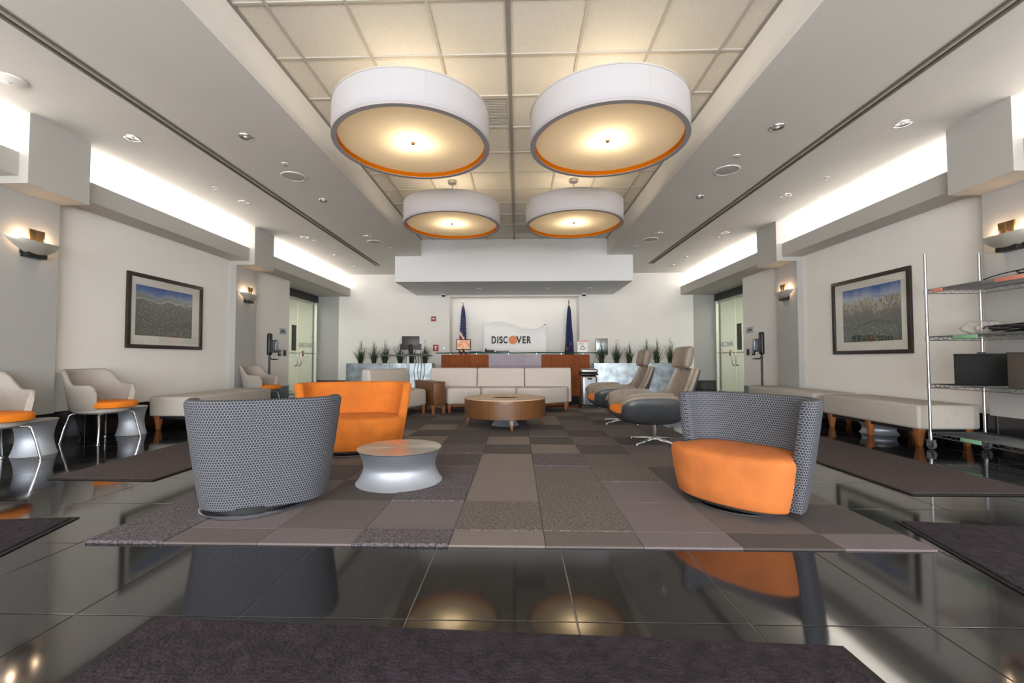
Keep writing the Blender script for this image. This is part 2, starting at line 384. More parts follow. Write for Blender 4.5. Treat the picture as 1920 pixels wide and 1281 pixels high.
for j, (a, b) in enumerate(((XL-.55, XL), (XR, XR+.55))):
    for y in ys:
        if y > 9.3 and y < YB-.3: floor_tile(a, b, y, min(y+T, YB))
far_field = struct(box('floor_front', M['granite'], XL, XR, YF, ys[0], -.01, 0, smooth=0))

# side walls, with pilasters and cove
def wall_side(nm, s, X, xp, xf1, xf2):
    # s = +1 for left (room towards +x); X wall plane; xp pilaster face; xf1/xf2 fascia faces
    def bx(name, m, xa, xb, y0, y1, z0, z1, parent=None, **k):
        return box(name, m, min(xa, xb), max(xa, xb), y0, y1, z0, z1, parent, **k)
    w = MB()
    w.box(min(X, X-s*.15), max(X, X-s*.15), YF, 9.45, 0, ZS+.1)
    w.box(min(X, X-s*.15), max(X, X-s*.15), 9.45, YB, ZB+.05, ZS+.1)
    # jamb returning into the door recess
    w.box(min(X-s*.15, X-s*.62), max(X-s*.15, X-s*.62), 9.30, 9.45, 0, ZS)
    wall = struct(w.build('wall_'+nm, M['wall'], smooth=0))
    # baseboard of black stone slabs
    bb = struct(bx('baseboard_'+nm, M['base'], X, X+s*.012, YF, 9.45, 0, .02))
    y = -1.5 - T*6
    while y < 9.4:
        y1 = min(y+T, 9.45); bx('base_slab', M['base'], X, X+s*.014, y+.0015, y1-.0015, 0, .335, bb, bevel=.001, seg=1, smooth=0); y = y1
    # pilasters, grey
    for k, (a, b) in enumerate(((3.93, 4.52), (7.47, 8.07))):
        p = bx('trim_%d' % (1+k+(0 if s > 0 else 10)), M['grey'], X, xp, a, b, 0, ZB-.07, smooth=0); struct(p)
        bx('base_slab', M['base'], X, xp+s*.013, a-.012, b+.012, 0, .335, p, bevel=.002, seg=1, smooth=0)
        # box cap reaching the ceiling
        struct(bx('trim_%d' % (3+k+(0 if s > 0 else 10)), M['fascia'], X, xf2, a, b, ZB-.07, ZS+.02, smooth=0))
    # cove trays with fascia
    for k, (a, b, xf) in enumerate(((YF, 3.93, xf1), (4.52, 7.47, xf1), (8.07, YB, xf2))):
        m = MB(); xi = xf-s*.03
        m.box(min(xf, xi), max(xf, xi), a, b, ZB, ZB+.22)
        m.box(min(X, xi), max(X, xi), a, b, ZB, ZB+.06)
        struct(m.build('trim_%d' % (5+k+(0 if s > 0 else 10)), M['fascia'], smooth=0))
    # door recess soffit
    struct(bx('ceiling_door_'+nm, M['fascia'], X-s*.0, X-s*.75, 9.45, YB, ZB, ZB+.05, smooth=0))
wall_side('left', 1, XL, -4.90, -4.67, -4.58)
wall_side('right', -1, XR, 4.70, 4.46, 4.37)

# back wall with niche (x -1.85..1.66), grey end strips
w = MB()
w.box(-4.89, -1.85, YB, YB+.15, 0, ZS+.1); w.box(1.66, 4.70, YB, YB+.15, 0, ZS+.1); w.box(-1.85, 1.66, YB, YB+.15, 2.60, ZS+.1)
w.box(-1.90, -1.85, YB+.15, 12.45, 0, 2.7); w.box(1.66, 1.71, YB+.15, 12.45, 0, 2.7); w.box(-1.9, 1.71, 12.45, 12.5, 0, 2.75); w.box(-1.9, 1.71, YB+.15, 12.45, 2.66, 2.72)
struct(w.build('wall_back', M['wall'], smooth=0))
w = MB(); w.box(-5.62, -4.89, YB, YB+.15, 0, ZS); w.box(4.70, 5.42, YB, YB+.15, 0, ZS); struct(w.build('wall_back_grey', M['grey'], smooth=0))
bb = struct(box('baseboard_back', M['base'], -5.5, 5.3, YB-.012, YB, 0, .01))
x = -5.5
while x < 5.3:
    x1 = min(x+T, 5.3); box('base_slab', M['base'], x+.0015, x1-.0015, YB-.014, YB, 0, .335, bb, bevel=.001, seg=1, smooth=0); x = x1

# side ceilings with a gap for the slot diffuser, coffer sides
for nm, a, b, xsl in (('left', XL-.15, -2.17, -3.449), ('right', 1.99, XR+.15, 3.232)):
    m = MB(); hw = .065
    m.box(a, xsl-hw, YF, YB+.1, ZS, ZS+.06); m.box(xsl+hw, b, YF, YB+.1, ZS, ZS+.06); m.box(xsl-hw, xsl+hw, 10.72, YB+.1, ZS, ZS+.06)
    xi = b if nm == 'left' else a
    struct(m.build('ceiling_'+nm, M['ceil'], smooth=0))
    struct(box('trim_2%d' % (1 if nm == 'left' else 2), M['ceil'], xi-.06 if nm == 'left' else xi, xi if nm == 'left' else xi+.06, YF, 9.8, ZS+.06, ZC+.08, smooth=0))
    t = thing('slot_diffuser', 'long black linear slot air diffuser in the %s side ceiling' % nm, 'air vent', (xsl, 4, ZS))
    MB().box(-hw, hw, -9.6, 6.72, .05, .06).build('backing', M['matte_black'], t)
    for q, (p0, p1) in enumerate(((-.065, -.056), (-.006, .006), (.056, .065), (-.034, -.029))):
        MB().box(p0, p1, -9.6, 6.72, -.004 if q != 3 else .01, .05).build('slot_rail', M['grid_dark'] if q != 1 else M['grid'], t)
# reception bulkhead
m = MB(); m.box(-2.76, 2.56, 9.75, 9.83, ZB+.02, ZC+.08); m.box(-2.76, 2.56, 9.83, YB, ZB+.02, ZB+.1); m.box(-2.76, -2.68, 9.83, YB, ZB+.1, ZS+.01); m.box(2.48, 2.56, 9.83, YB, ZB+.1, ZS+.01)
struct(m.build('wall_bulkhead', M['soffit'], smooth=0))
# coffer ceiling: grid bars and tiles
ceil = struct(box('ceiling', M['tile_ceil'], -2.23, 2.05, YF, 9.83, ZC+.04, ZC+.08, smooth=0))
C = .61; CX = -.0711; CY = 3.1775
cols = [CX+k*C for k in range(-3, 4)]; ce = [-2.17]+cols+[1.99]
rws = [CY+k*C for k in range(-4, 11)]; re_ = rws+[9.75]
tm = {}
for j in range(len(re_)-1):
    for i in range(len(ce)-1):
        w_, d_ = round(ce[i+1]-ce[i], 3), round(re_[j+1]-re_[j], 3)
        if (abs(re_[j]-4.4) < .03 and abs(ce[i]+.681) < .03) or (abs(re_[j]-8.67) < .03 and abs(ce[i]-CX) < .03):
            t = thing('ceiling_vent', 'grey louvred air return grille %s' % ('between the front two drum lamps' if j < 8 else 'partly hidden by the rear right drum lamp'), 'air vent', ((ce[i]+ce[i+1])/2, (re_[j]+re_[j+1])/2, ZC), 0)
            MB().box(-.29, .29, -.29, .29, .02, .03).build('backing', M['matte_black'], t)
            fr = MB(); fr.box(-.293, -.27, -.293, .293, .002, .02); fr.box(.27, .293, -.293, .293, .002, .02); fr.box(-.27, .27, -.293, -.27, .002, .02); fr.box(-.27, .27, .27, .293, .002, .02); fr.build('frame', M['grid'], t)
            for q in range(18):
                MB().cbox((0, -.255+q*.03, .009), (.54, .016, .004)).build('louvre', M['grid'], t)
            continue
        if (w_, d_) not in tm:
            tm[(w_, d_)] = MB().box(-w_/2+.006, w_/2-.006, -d_/2+.006, d_/2-.006, .012, .03).mesh('ceiling_tile', M['tile_ceil'], bevel=.003, seg=1, smooth=0)
        o = link('ceiling_tile', tm[(w_, d_)], ceil); o.location = ((ce[i]+ce[i+1])/2, (re_[j]+re_[j+1])/2, ZC)
for i, x in enumerate(cols): box('grid_bar', M['grid_dark'] if i == 3 else M['grid'], x-(.02 if i == 3 else .012), x+(.02 if i == 3 else .012), re_[0], 9.75, ZC, ZC+.012, ceil, smooth=0)
for y in rws: box('grid_bar', M['grid'], -2.17, 1.99, y-.011, y+.011, ZC+.001, ZC+.0125, ceil, smooth=0)
for x0, x1 in ((-2.17, -2.145), (1.965, 1.99)): box('edge_bar', M['grid_dark'], x0, x1, re_[0], 9.75, ZC-.004, ZC+.012, ceil, smooth=0)
# front wall piers framing the glazing behind the camera
w = MB(); w.box(XL-.1, XR+.1, YF-.1, YF, 2.9, ZC+.1); w.box(XL-.1, XR+.1, YF-.1, YF, -.1, .2); w.box(XL-.1, XL+.3, YF-.1, YF, .2, 2.9); w.box(XR-.3, XR+.1, YF-.1, YF, .2, 2.9); struct(w.build('wall_front', M['grey'], smooth=0))

# ---- door recesses with glass double doors and the corridor beyond
for nm, s, X in (('left', 1, XL), ('right', -1, XR)):
    xd = X-s*.5
    def bx(name, m, xa, xb, y0, y1, z0, z1, parent=None, **k): return box(name, m, min(xa, xb), max(xa, xb), y0, y1, z0, z1, parent, **k)
    d = struct(bx('door_%d' % (1 if s > 0 else 2), M['dark_alu'], xd-s*.04, xd+s*.04, 9.45, YB, 2.44, ZB, smooth=0))
    bx('door_frame', M['dooralu'], xd-s*.04, xd+s*.04, 11.76, YB, 0, 2.44, d); bx('door_frame', M['dooralu'], xd-s*.04, xd+s*.04, 9.45, 9.55, 0, 2.44, d)
    for y0, y1 in ((9.85, 10.78), (10.80, 11.72)):
        lf = bx('door_leaf', M['doorglass'], xd-s*.006, xd+s*.006, y0, y1, .03, 2.42, d, smooth=0)
        bx('bottom_rail', M['dooralu'], xd-s*.015, xd+s*.015, y0, y1, .01, .09, lf); bx('top_rail', M['dooralu'], xd-s*.015, xd+s*.015, y0, y1, 2.37, 2.43, lf)
        yh = 10.70 if y0 < 10 else 10.88
        hd = MB(); hd.tube([(xd+s*.06, yh, 1.06), (xd+s*.06, yh, .78), (xd+s*.045, yh-.02, .75), (xd+s*.01, yh-.05, .74)], .014); hd.tube([(xd+s*.01, y0+.06, 1.06), (xd+s*.06, y0+.09, 1.06), (xd+s*.06, y1-.09, 1.06), (xd+s*.01, y1-.06, 1.06)], .013)
        hd.build('door_handle', M['steel'], lf)
    me = text_mesh('DISCOVER', .16, .0008, .002); me.materials.append(M['zinc']); o = link('decal', me, d)
    if s > 0: o.rotation_euler = (PI/2, 0, PI/2); o.location = (xd+.009, 10.86, 1.22)
    else: o.rotation_euler = (PI/2, 0, -PI/2); o.location = (xd-.009, 11.66, 1.22)
    bx('notice', M['dark_alu'], xd+s*.009, xd+s*.010, 10.5, 10.72, 1.12, 1.75, d); bx('notice', M['label_red'], xd+s*.009, xd+s*.010, 11.0, 11.12, .98, 1.12, d)
    # corridor shell
    m = MB(); xo = X-s*2.1
    m.box(min(xo, xo-s*.05), max(xo, xo-s*.05), 8.4, 12.6, 0, 2.8); m.box(min(xo, xd-s*.12), max(xo, xd-s*.12), 8.35, 8.4, 0, 2.8); m.box(min(xo, xd-s*.12), max(xo, xd-s*.12), 12.55, 12.6, 0, 2.8); m.box(min(xo, xd-s*.12), max(xo, xd-s*.12), 8.4, 12.6, 2.7, 2.75)
    struct(m.build('wall_corridor_'+nm, M['corr'], smooth=0))
    bx('wall_jamb', M['grey'], xd-s*.12, xd-s*.04, 11.84, 12.6, 0, 2.7)['kind'] = 'structure'

# ------------------------------------------------------------------ carpet of loose-laid tiles
carpet = thing('carpet', 'large rectangular patchwork carpet of grey and brown carpet tiles under the lounge seating', 'carpet', (0, 0, 0))
CS = .465; CRS = .463
gx = [CX0]+[-.335+k*CS for k in range(-3, 5)]+[CX1]; gy = [CY0]+[2.30+k*CRS for k in range(0, 13)]; gy = [y for y in gy if y < CY1-.1]+[CY1]
pat = {-1: 'KMPKLMPDP', 0: 'KPMPSSPMD', 1: 'KMDKLSPDM', 2: 'MDMKLMSDP', 3: 'DMDDLKMMD', 4: 'MDMKDLDMM', 5: 'DMLDLDMDM', 6: 'MLDDDKDMD', 7: 'DDLMDDMMD', 8: 'MDDMDLMDM'}
cm = {}
for j in range(len(gy)-1):
    row = pat.get(j-1) or ''.join(random.choice('DDMML') for _ in range(9))
    for i in range(len(gx)-1):
        k = row[i]; w_, d_ = round(gx[i+1]-gx[i], 3), round(gy[j+1]-gy[j], 3)
        if (k, w_, d_) not in cm:
            hh = {'S': .015, 'K': .018}.get(k, .012)
            cm[(k, w_, d_)] = MB().box(-w_/2+.0008, w_/2-.0008, -d_/2+.0008, d_/2-.0008, -.003, hh-.003).mesh('carpet_tile', CT[k], bevel=.0025, seg=1, smooth=0)
        o = link('carpet_tile', cm[(k, w_, d_)], carpet); o.location = ((gx[i]+gx[i+1])/2, (gy[j]+gy[j+1])/2, 0)
        o.rotation_euler = (0, 0, 0)
CZ = .011

def floor_mat(label, poly, pile):
    c = (sum(p[0] for p in poly)/4, sum(p[1] for p in poly)/4)
    t = thing('floor_mat', label, 'mat', (c[0], c[1], 0)); P_ = [(p[0]-c[0], p[1]-c[1]) for p in poly]
    MB().prism(P_, 0, .006).build('border', M['mat_edge'], t, bevel=.002, seg=1)
    def ins(p): l = math.hypot(*p); return (p[0]*(1-.035/l), p[1]*(1-.035/l))
    MB().prism([ins(p) for p in P_], .003, .014).build('pile', pile, t, bevel=.003, seg=2)
floor_mat('plum carpeted entrance mat at the very front centre', [(-1.27, .55), (1.03, .48), (1.008, 1.42), (-1.268, 1.515)], M['mat_pile'])
floor_mat('dark plum mat on the black floor at the near right', [(1.70, .75), (2.9, .62), (3.15, 2.36), (2.077, 2.51)], M['mat_pile'])
floor_mat('dark plum mat on the black floor at the near left', [(-3.6, .7), (-2.0, .62), (-2.486, 2.454), (-3.75, 2.30)], M['mat_pile'])
floor_mat('brown mat on the black floor between the left armchairs and the carpet', [(-3.518, 3.214), (-2.695, 3.19), (-2.62, 5.9), (-3.66, 5.9)], M['mat_brown'])
floor_mat('brown mat on the black floor in front of the right benches', [(2.583, 2.971), (3.50, 2.97), (3.456, 5.2), (2.583, 5.2)], M['mat_brown'])
# ------------------------------------------------------------------ pendant drum lamps
def drum_lamp(label, x, y, power):
    R, zb, zt, zd = .72, -.05, .25, .0
    t = thing('drum_pendant_lamp', label, 'ceiling lamp', (x, y, 2.945), 0, 'white drum pendant lamps over the lounge')
    n = 96
    MB().lathe([(R, zb+.02), (R, zt)], n, caps=(False, False)).build('shade', M['shade'], t, smooth=60)
    MB().lathe([(R-.012, zt-.002), (R-.012, zt+.004), (R+.004, zt+.004), (R+.004, zt-.01)], n, caps=(False, False)).build('top_ring', M['grid'], t, smooth=30)
    MB().lathe([(R+.003, zb+.028), (R+.003, zb), (R-.045, zb), (R-.045, zb+.008), (R-.002, zb+.008), (R-.002, zb+.028), (R+.003, zb+.028)], n, caps=(False, False)).build('bottom_ring', mat('grey shade trim', 'A9A2A2', .7) if 'trim' not in M else M['trim'], t, smooth=30)
    MB().lathe([(R-.046, zb+.004), (R-.046, zd+.02)], n, caps=(False, False)).build('liner', M['liner'], t, smooth=60)
    MB().lathe([(0.001, zd), (R-.046, zd)], n, caps=(False, False)).build('diffuser', M['diffuser'], t, smooth=60)
    MB().lathe([(0.001, zd-.022), (.012, zd-.02), (.02, zd-.008), (.02, zd)], 16, caps=(True, True)).build('finial', M['bronze'], t)
    for a in (20, 110, 200, 290):
        r = math.radians(a+random.uniform(-8, 8)); MB().cbox(((R+.0012)*math.cos(r), (R+.0012)*math.sin(r), (zb+.02+zt)/2), (.0016, .005, zt-zb-.03), r).build('seam', M['grid'], t)
    MB().tube([(0, 0, zd), (0, 0, ZC-2.945-.03)], .008).build('stem', M['steel'], t)
    MB().lathe([(.02, ZC-2.945-.04), (.065, ZC-2.945-.03), (.07, ZC-2.945-.002), (.07, ZC-2.945+.003)], 24).build('canopy', M['steel'], t)
    sp = MB(); 
    for a in range(3):
        sp.tube([(0, 0, zt-.02), ((R-.005)*math.cos(a*2*PI/3), (R-.005)*math.sin(a*2*PI/3), zt-.01)], .004, 6)
    sp.build('spider', M['steel'], t)
    for a in range(3):
        b = a*2*PI/3+.5; point('bulb', (.09*math.cos(b), .09*math.sin(b), .13), power/3, (1, .86, .66), .045, t)
    return t
M['trim'] = mat('grey shade trim', 'A9A2A2', .7)
drum_lamp('front left of the four large white drum pendant lamps', -.985, 4.055, 8)
drum_lamp('front right of the four large white drum pendant lamps', .845, 4.065, 8)
drum_lamp('back left of the four large white drum pendant lamps', -.985, 6.53, 8)
drum_lamp('back right of the four large white drum pendant lamps', .845, 6.53, 8)

# ------------------------------------------------------------------ barrel swivel chairs
def barrel_chair(label, x, y, deg, shell_m, seat_m, a=.48, b=.42, bf=.24, hs=.345, ht=.66, boff=(0, .09, 0), rr_=.25):
    t = thing('barrel_chair', label, 'chair', (x, y, CZ), math.radians(deg))
    nexp = 3.1; th = .085; z0 = .038
    def sc(z): f = max(0, min(1, (z-z0)/(ht-z0))); return .80+.20*f**.85
    def out(ang, grow=0):
        c, s_ = math.cos(ang), math.sin(ang)
        return Vector(((a+grow)*sgnpow(c, 2/nexp), (b+grow)*sgnpow(s_, 2/nexp)))
    N_ = 64; angs = [math.radians(1)+(math.radians(172))*i/N_ for i in range(N_+1)]
    pts = [out(q) for q in angs]; L = [0]
    for i in range(N_): L.append(L[-1]+(pts[i+1]-pts[i]).length)
    Lt = L[-1]
    def P(s_):
        s_ = max(0, min(Lt, s_))
        for i in range(N_):
            if L[i+1] >= s_: f = (s_-L[i])/max(1e-9, L[i+1]-L[i]); return pts[i].lerp(pts[i+1], f)
        return pts[-1]
    r = .032; ss = [0, .004, .012, .022, .034]+[.034+(Lt-.068)*i/48 for i in range(1, 48)]+[Lt-.034, Lt-.022, Lt-.012, Lt-.004, Lt]
    rings = []; uvs = []
    for s_ in ss:
        d = min(s_, Lt-s_); ins = r-math.sqrt(max(0, r*r-(r-min(d, r))**2)) if d < r else 0
        p = P(s_); p1 = P(s_+.01); p0 = P(s_-.01); tan = (p1-p0).normalized(); nrm = Vector((tan.y, -tan.x))
        ring = []; uv = []; q = th/2-ins*.95; hz = ht-ins*.9; rr = min(.035, q*.8)
        prof = [(q, z0+ins*.3)]+[(q, z0+(hz-rr-z0)*k/8) for k in range(1, 9)]
        prof += [(q-rr+rr*math.cos(k*PI/8), hz-rr+rr*math.sin(k*PI/8)) for k in range(1, 5)]
        prof += [(-q+rr-rr*math.sin(k*PI/8), hz-rr+rr*math.cos(k*PI/8)) for k in range(0, 5)]
        prof += [(-q, z0+(hz-rr-z0)*k/5) for k in range(4, 0, -1)]+[(-q, z0+ins*.3)]
        vl = 0; pr = None
        for (o_, z) in prof:
            k = sc(z); c = p*k-nrm*0; w_ = c+nrm*(o_-th/2)
            ring.append((w_.x, w_.y, z)); 
            if pr: vl += math.hypot(o_-pr[0], z-pr[1])
            pr = (o_, z); bl = max(0, 1-d/r); uv.append((s_+(-1 if s_ < r else 1)*(th/2-o_)*bl, z))
        rings.append(ring); uvs.append(uv)
    MB().loft(rings, True, (True, True), uvs).build('shell', shell_m, t, smooth=60)
    # seat drum
    def inner(k=1, g_=0):
        o = []
        for i in range(40):
            q = math.radians(-7)+math.radians(194)*i/39; c = out(q, -th*.9+g_); o.append((c.x*k, c.y*k))
        for i in range(1, 24):
            q = math.radians(187)+math.radians(166)*i/24; c = Vector(((a+g_-.02)*sgnpow(math.cos(q), 2/2.2), (bf+g_)*sgnpow(math.sin(q), 2/2.2))); o.append((c.x*k, c.y*k))
        return o
    rings = []
    for z, g_ in ((z0+.012, -.02), (z0+.024, -.006), (z0+.1, 0), (hs*.6, .004), (hs-.035, .004), (hs-.016, -.004), (hs-.004, -.02), (hs+.004, -.05), (hs+.010, -.14), (hs+.012, -.22)):
        if g_ < -.1: k = 1+g_*2.0; rings.append([(px*k*sc(z), py*k*sc(z), z) for px, py in inner(1, -.05)])
        else: rings.append([(px*sc(z), py*sc(z), z) for px, py in inner(1, g_)])
    MB().loft(rings).build('seat', seat_m, t, smooth=60)
    MB().loft([[(px*.78, py*.78, z) for px, py in inner(1, -.02)] for z in (.036, z0+.012)]).build('underside', M['matte_black'], t)
    MB().lathe([(rr_-.005, 0), (rr_, .004), (rr_, .014), (rr_-.008, .018), (.02, .018)], 48, boff).build('base_ring', M['chrome'], t, smooth=40)
    MB().lathe([(rr_-.05, .018), (rr_-.05, .05)], 40, boff).build('swivel', M['matte_black'], t)
    return t
barrel_chair('grey honeycomb patterned barrel chair at front left, seen from behind', -1.60, 2.79, 207, M['honey'], M['orange_seat'], a=.435, b=.40, boff=(.06, .09, 0), rr_=.29)
barrel_chair('all orange suede barrel chair behind the aluminium drum table', -1.565, 4.12, 14, M['orange'], M['orange'], a=.555, b=.44)
barrel_chair('barrel chair at front right with grey honeycomb back and orange seat', 1.29, 2.70, -52, M['honey'], M['orange_seat'], a=.435, b=.40)

# ------------------------------------------------------------------ aluminium drum tables
def drum_table(label, x, y, z, R, h, waist=.82, Rb=None):
    t = thing('drum_side_table', label, 'side table', (x, y, z), 0); Rb = Rb or R
    pr = []
    for i in range(21):
        f = i/20; k = 2*f-1; rr = (Rb+(R-Rb)*f); pr.append((rr*(waist+(1-waist)*abs(k)**1.8), f*(h-.006)))
    MB().lathe(pr, 64, caps=(True, False)).build('body', M['alu'], t, smooth=60)
    m = radial(); MB().lathe([(R, h-.008), (R+.001, h-.003), (R-.002, h), (.001, h)], 64, caps=(False, False)).build('tabletop', m, t, smooth=30)
    return t
_rad = []
def radial():
    if _rad: return _rad[0]
    m = bpy.data.materials.new('spun aluminium top'); N, Lk, P = nodes(m); P.inputs['Base Color'].default_value = lin('D6D2CC'); P.inputs['Metallic'].default_value = 1; P.inputs['Roughness'].default_value = .32
    P.inputs['Anisotropic'].default_value = .85; tg = N.new('ShaderNodeTangent'); tg.direction_type = 'RADIAL'; tg.axis = 'Z'; Lk.new(tg.outputs[0], P.inputs['Tangent']); _rad.append(m); return m
drum_table('low spun aluminium drum table in front of the orange chair', -.865, 3.22, CZ, .30, .245, .84, .31)
drum_table('small aluminium drum table between the two left armchairs nearest the camera', -4.60, 4.08, 0, .162, .33, .80)
drum_table('small aluminium drum table between the left armchair and the left bench', -4.68, 5.22, 0, .15, .335, .80)
drum_table('aluminium drum table tucked under the right bench', 4.36, 5.45, 0, .19, .130, .85)
# ------------------------------------------------------------------ round coffee table
t = thing('coffee_table', 'round walnut coffee table with a hole in the middle on tapered legs', 'coffee table', (-.175, 5.97, CZ))
MB().lathe([(.545, .135), (.545, .365), (.19, .365), (.19, .135), (.545, .135)], 64, caps=(False, False)).build('body', M['wood'], t, smooth=30)
MB().lathe([(.55, .365), (.55, .376), (.185, .376), (.185, .365)], 64, caps=(False, False)).build('tabletop', M['wood_top'], t, smooth=30)
for a in (-79, 11, 101, 191):
    r = math.radians(a); MB().leg((.495*math.cos(r), .495*math.sin(r), .14), (.525*math.cos(r), .525*math.sin(r), 0), .06, .028).build('leg', M['wood'], t, bevel=.004)
drum_table('aluminium drum standing inside the round coffee table', -.175, 5.97, CZ, .14, .24, .80, .185)
t = thing('glass_ornament', 'spiky clear glass ornament in the hole of the coffee table', 'ornament', (-.175, 5.97, CZ+.241))
MB().lathe([(.05, 0), (.06, .01), (.02, .03), (.012, .08)], 20).build('base', M['clear'], t)
for k in range(7):
    a = k*2*PI/7; MB().tube([(0, 0, .07), (.03*math.cos(a), .03*math.sin(a), .14), (.07*math.cos(a), .07*math.sin(a), .20+.03*(k % 3))], .006, 6, .002).build('spike', M['clear'], t)

# ------------------------------------------------------------------ lounge swivel chairs
def lounge_chair(label, x, y, deg):
    t = thing('lounge_chair', label, 'lounge chair', (x, y, CZ), math.radians(deg), 'high back swivel lounge chairs')
    st = [(.42, .290, .27, .130, 88), (.39, .262, .31, .190, 88), (.32, .225, .34, .255, 90), (.18, .205, .355, .285, 90), (.02, .20, .36, .29, 90), (-.12, .21, .355, .275, 82), (-.22, .245, .345, .235, 62), (-.285, .32, .325, .175, 42), (-.325, .43, .295, .115, 28), (-.365, .56, .265, .07, 8), (-.405, .68, .24, .05, 19), (-.432, .765, .225, .04, 18)]
    # smooth the stations
    def interp(f):
        i = min(int(f), len(st)-2); u = f-i; p = [st[max(0, min(len(st)-1, i+k))] for k in (-1, 0, 1, 2)]
        return [.5*((2*p[1][c])+(-p[0][c]+p[2][c])*u+(2*p[0][c]-5*p[1][c]+4*p[2][c]-p[3][c])*u*u+(-p[0][c]+3*p[1][c]-3*p[2][c]+p[3][c])*u**3) for c in range(5)]
    def surf(off, wi, n=40, f0=0, f1=None, cut=1.0):
        rings = []; f1 = f1 or len(st)-1
        for k in range(n+1):
            xx, zz, w, d, an = interp(f0+(f1-f0)*k/n); an = math.radians(an); nx, nz = math.cos(an), math.sin(an); ring = []
            for j in range(25):
                v = -1+2*j/24; v *= cut; yy = (w+wi)*(math.sin(v*PI/2*.93)/math.sin(PI/2*.93)); hh = (d)*(abs(v)**3.2)+off
                ring.append((xx+nx*hh, yy, zz+nz*hh))
            rings.append(ring)
        return rings
    def thick(r0, r1):
        # closed solid from two ring sets
        m = MB(); m.loft([a+b[::-1] for a, b in zip(r0, r1)], True, (True, True)); return m
    thick(surf(0, 0), surf(.03, -.028)).build('outer_shell', M['charleather'], t, smooth=50)
    thick(surf(.026, -.024), surf(.060, -.052)).build('lining', M['tauleather'], t, smooth=50)
    # rolled taupe rim along the arms
    for s_ in (-1, 1):
        pts = []
        for k in range(34):
            xx, zz, w, d, an = interp(.2+10.7*k/33); an = math.radians(an); hh = d+.016; pts.append((xx+math.cos(an)*hh, s_*(w-.018), zz+math.sin(an)*hh))
        MB().tube(pts, .024, 8).build('arm_roll', M['tauleather'], t, smooth=60)
    # seat cushion, orange
    rings = []
    for xx, w, hh in ((.425, .15, .012), (.422, .19, .026), (.41, .225, .040), (.385, .25, .050), (.34, .27, .055), (.30, .30, .060), (.18, .31, .055), (.04, .31, .05)):
        rings.append([(xx, w*sgnpow(math.cos(2*PI*j/24), .6), .352-.04*(.475-xx)+hh*sgnpow(math.sin(2*PI*j/24), .7)) for j in range(24)])
    MB().loft(rings).build('seat_cushion', M['orange_fab'], t, smooth=60)
    # headrest
    m = MB(); rings = []
    for k in range(13):
        v = -1+2*k/12; yy = .165*v; e = math.sqrt(max(0, 1-abs(v)**5)); cx = -.36+.05*v*v; th = .055*(.35+.65*e); hh = .118*(.80+.20*e)
        rings.append([(cx+th*sgnpow(math.cos(2*PI*j/20), .75)-.22*hh*sgnpow(math.sin(2*PI*j/20), .6)*.9, yy, .905+hh*sgnpow(math.sin(2*PI*j/20), .6)) for j in range(20)])
    m.loft(rings).build('headrest', M['tauleather'], t, smooth=60)
    m = MB(); m.tube([(-.40, -.12, .775), (-.37, 0, .785), (-.40, .12, .775)], .007); m.tube([(-.40, 0, .72), (-.375, 0, .82)], .009); m.build('headrest_bracket', M['chrome'], t)
    MB().lathe([(.05, .19), (.05, .20)], 20).build('seat_plate', M['black'], t); MB().lathe([(.026, .03), (.026, .19), (.06, .205)], 20).build('post', M['chrome'], t)
    for k in range(4):
        a = k*PI/2+.55; m = MB(); c, s_ = math.cos(a), math.sin(a)
        rings = []
        for f, hw, z in ((0, .022, .055), (.5, .017, .035), (1, .012, .014)):
            px, py = c*.30*f, s_*.30*f; rings.append([(px-s_*hw, py+c*hw, z-.012), (px+s_*hw, py-c*hw, z-.012), (px+s_*hw*.7, py-c*hw*.7, z+.008), (px-s_*hw*.7, py+c*hw*.7, z+.008)])
        m.loft(rings); m.lathe([(.016, 0), (.014, .012)], 10, (c*.29, s_*.29, 0)); m.build('foot', M['chrome'], t, bevel=.003)
    return t
lounge_chair('grey leather high back lounge chair with headrest, the nearer of the pair', 1.45, 4.74, 186)
lounge_chair('grey leather high back lounge chair with headrest, the farther of the pair', 1.44, 6.20, 184)

# ------------------------------------------------------------------ sofas
def poly_part(name, poly, z0, z1, m, parent, bevel=.04, seg=4): return MB().prism(poly, z0, z1).build(name, m, parent, bevel=bevel, seg=seg, smooth=45)
t = thing('sofa', 'cream three seat armless sofa with angled ends behind the round coffee table', 'sofa', (0, 0, CZ))
g_ = .006; gap = .004
fr = [(-1.15, 7.20), (-.605, 7.33), (-.03, 7.33), (.40, 7.28), (.86, 7.62)]
poly_part('seat', [(-1.15, 7.20), (-.605-gap, 7.33), (-.73-gap, 7.84), (-1.46, 7.84)], .14, .41, M['oatmeal'], t)
poly_part('seat', [(-.605+gap, 7.33), (-.03-gap, 7.33), (.12-gap, 7.84), (-.73+gap, 7.84)], .14, .41, M['oatmeal'], t)
poly_part('seat', [(-.03+gap, 7.33), (.40, 7.28), (.86, 7.62), (.90, 7.84), (.12+gap, 7.84)], .14, .41, M['oatmeal'], t)
for x0, x1 in ((-1.58, -.73), (-.73, .12), (.12, .955)):
    m = MB(); x0 += gap; x1 -= gap
    m.add([(x0, 7.80, .13), (x1, 7.80, .13), (x1, 8.0, .13), (x0, 8.0, .13), (x0, 7.88, .735), (x1, 7.88, .735), (x1, 8.04, .735), (x0, 8.04, .735)], [(3, 2, 1, 0), (4, 5, 6, 7), (0, 1, 5, 4), (1, 2, 6, 5), (2, 3, 7, 6), (3, 0, 4, 7)])
    m.build('backrest', M['oatmeal'], t, bevel=.03, seg=3)
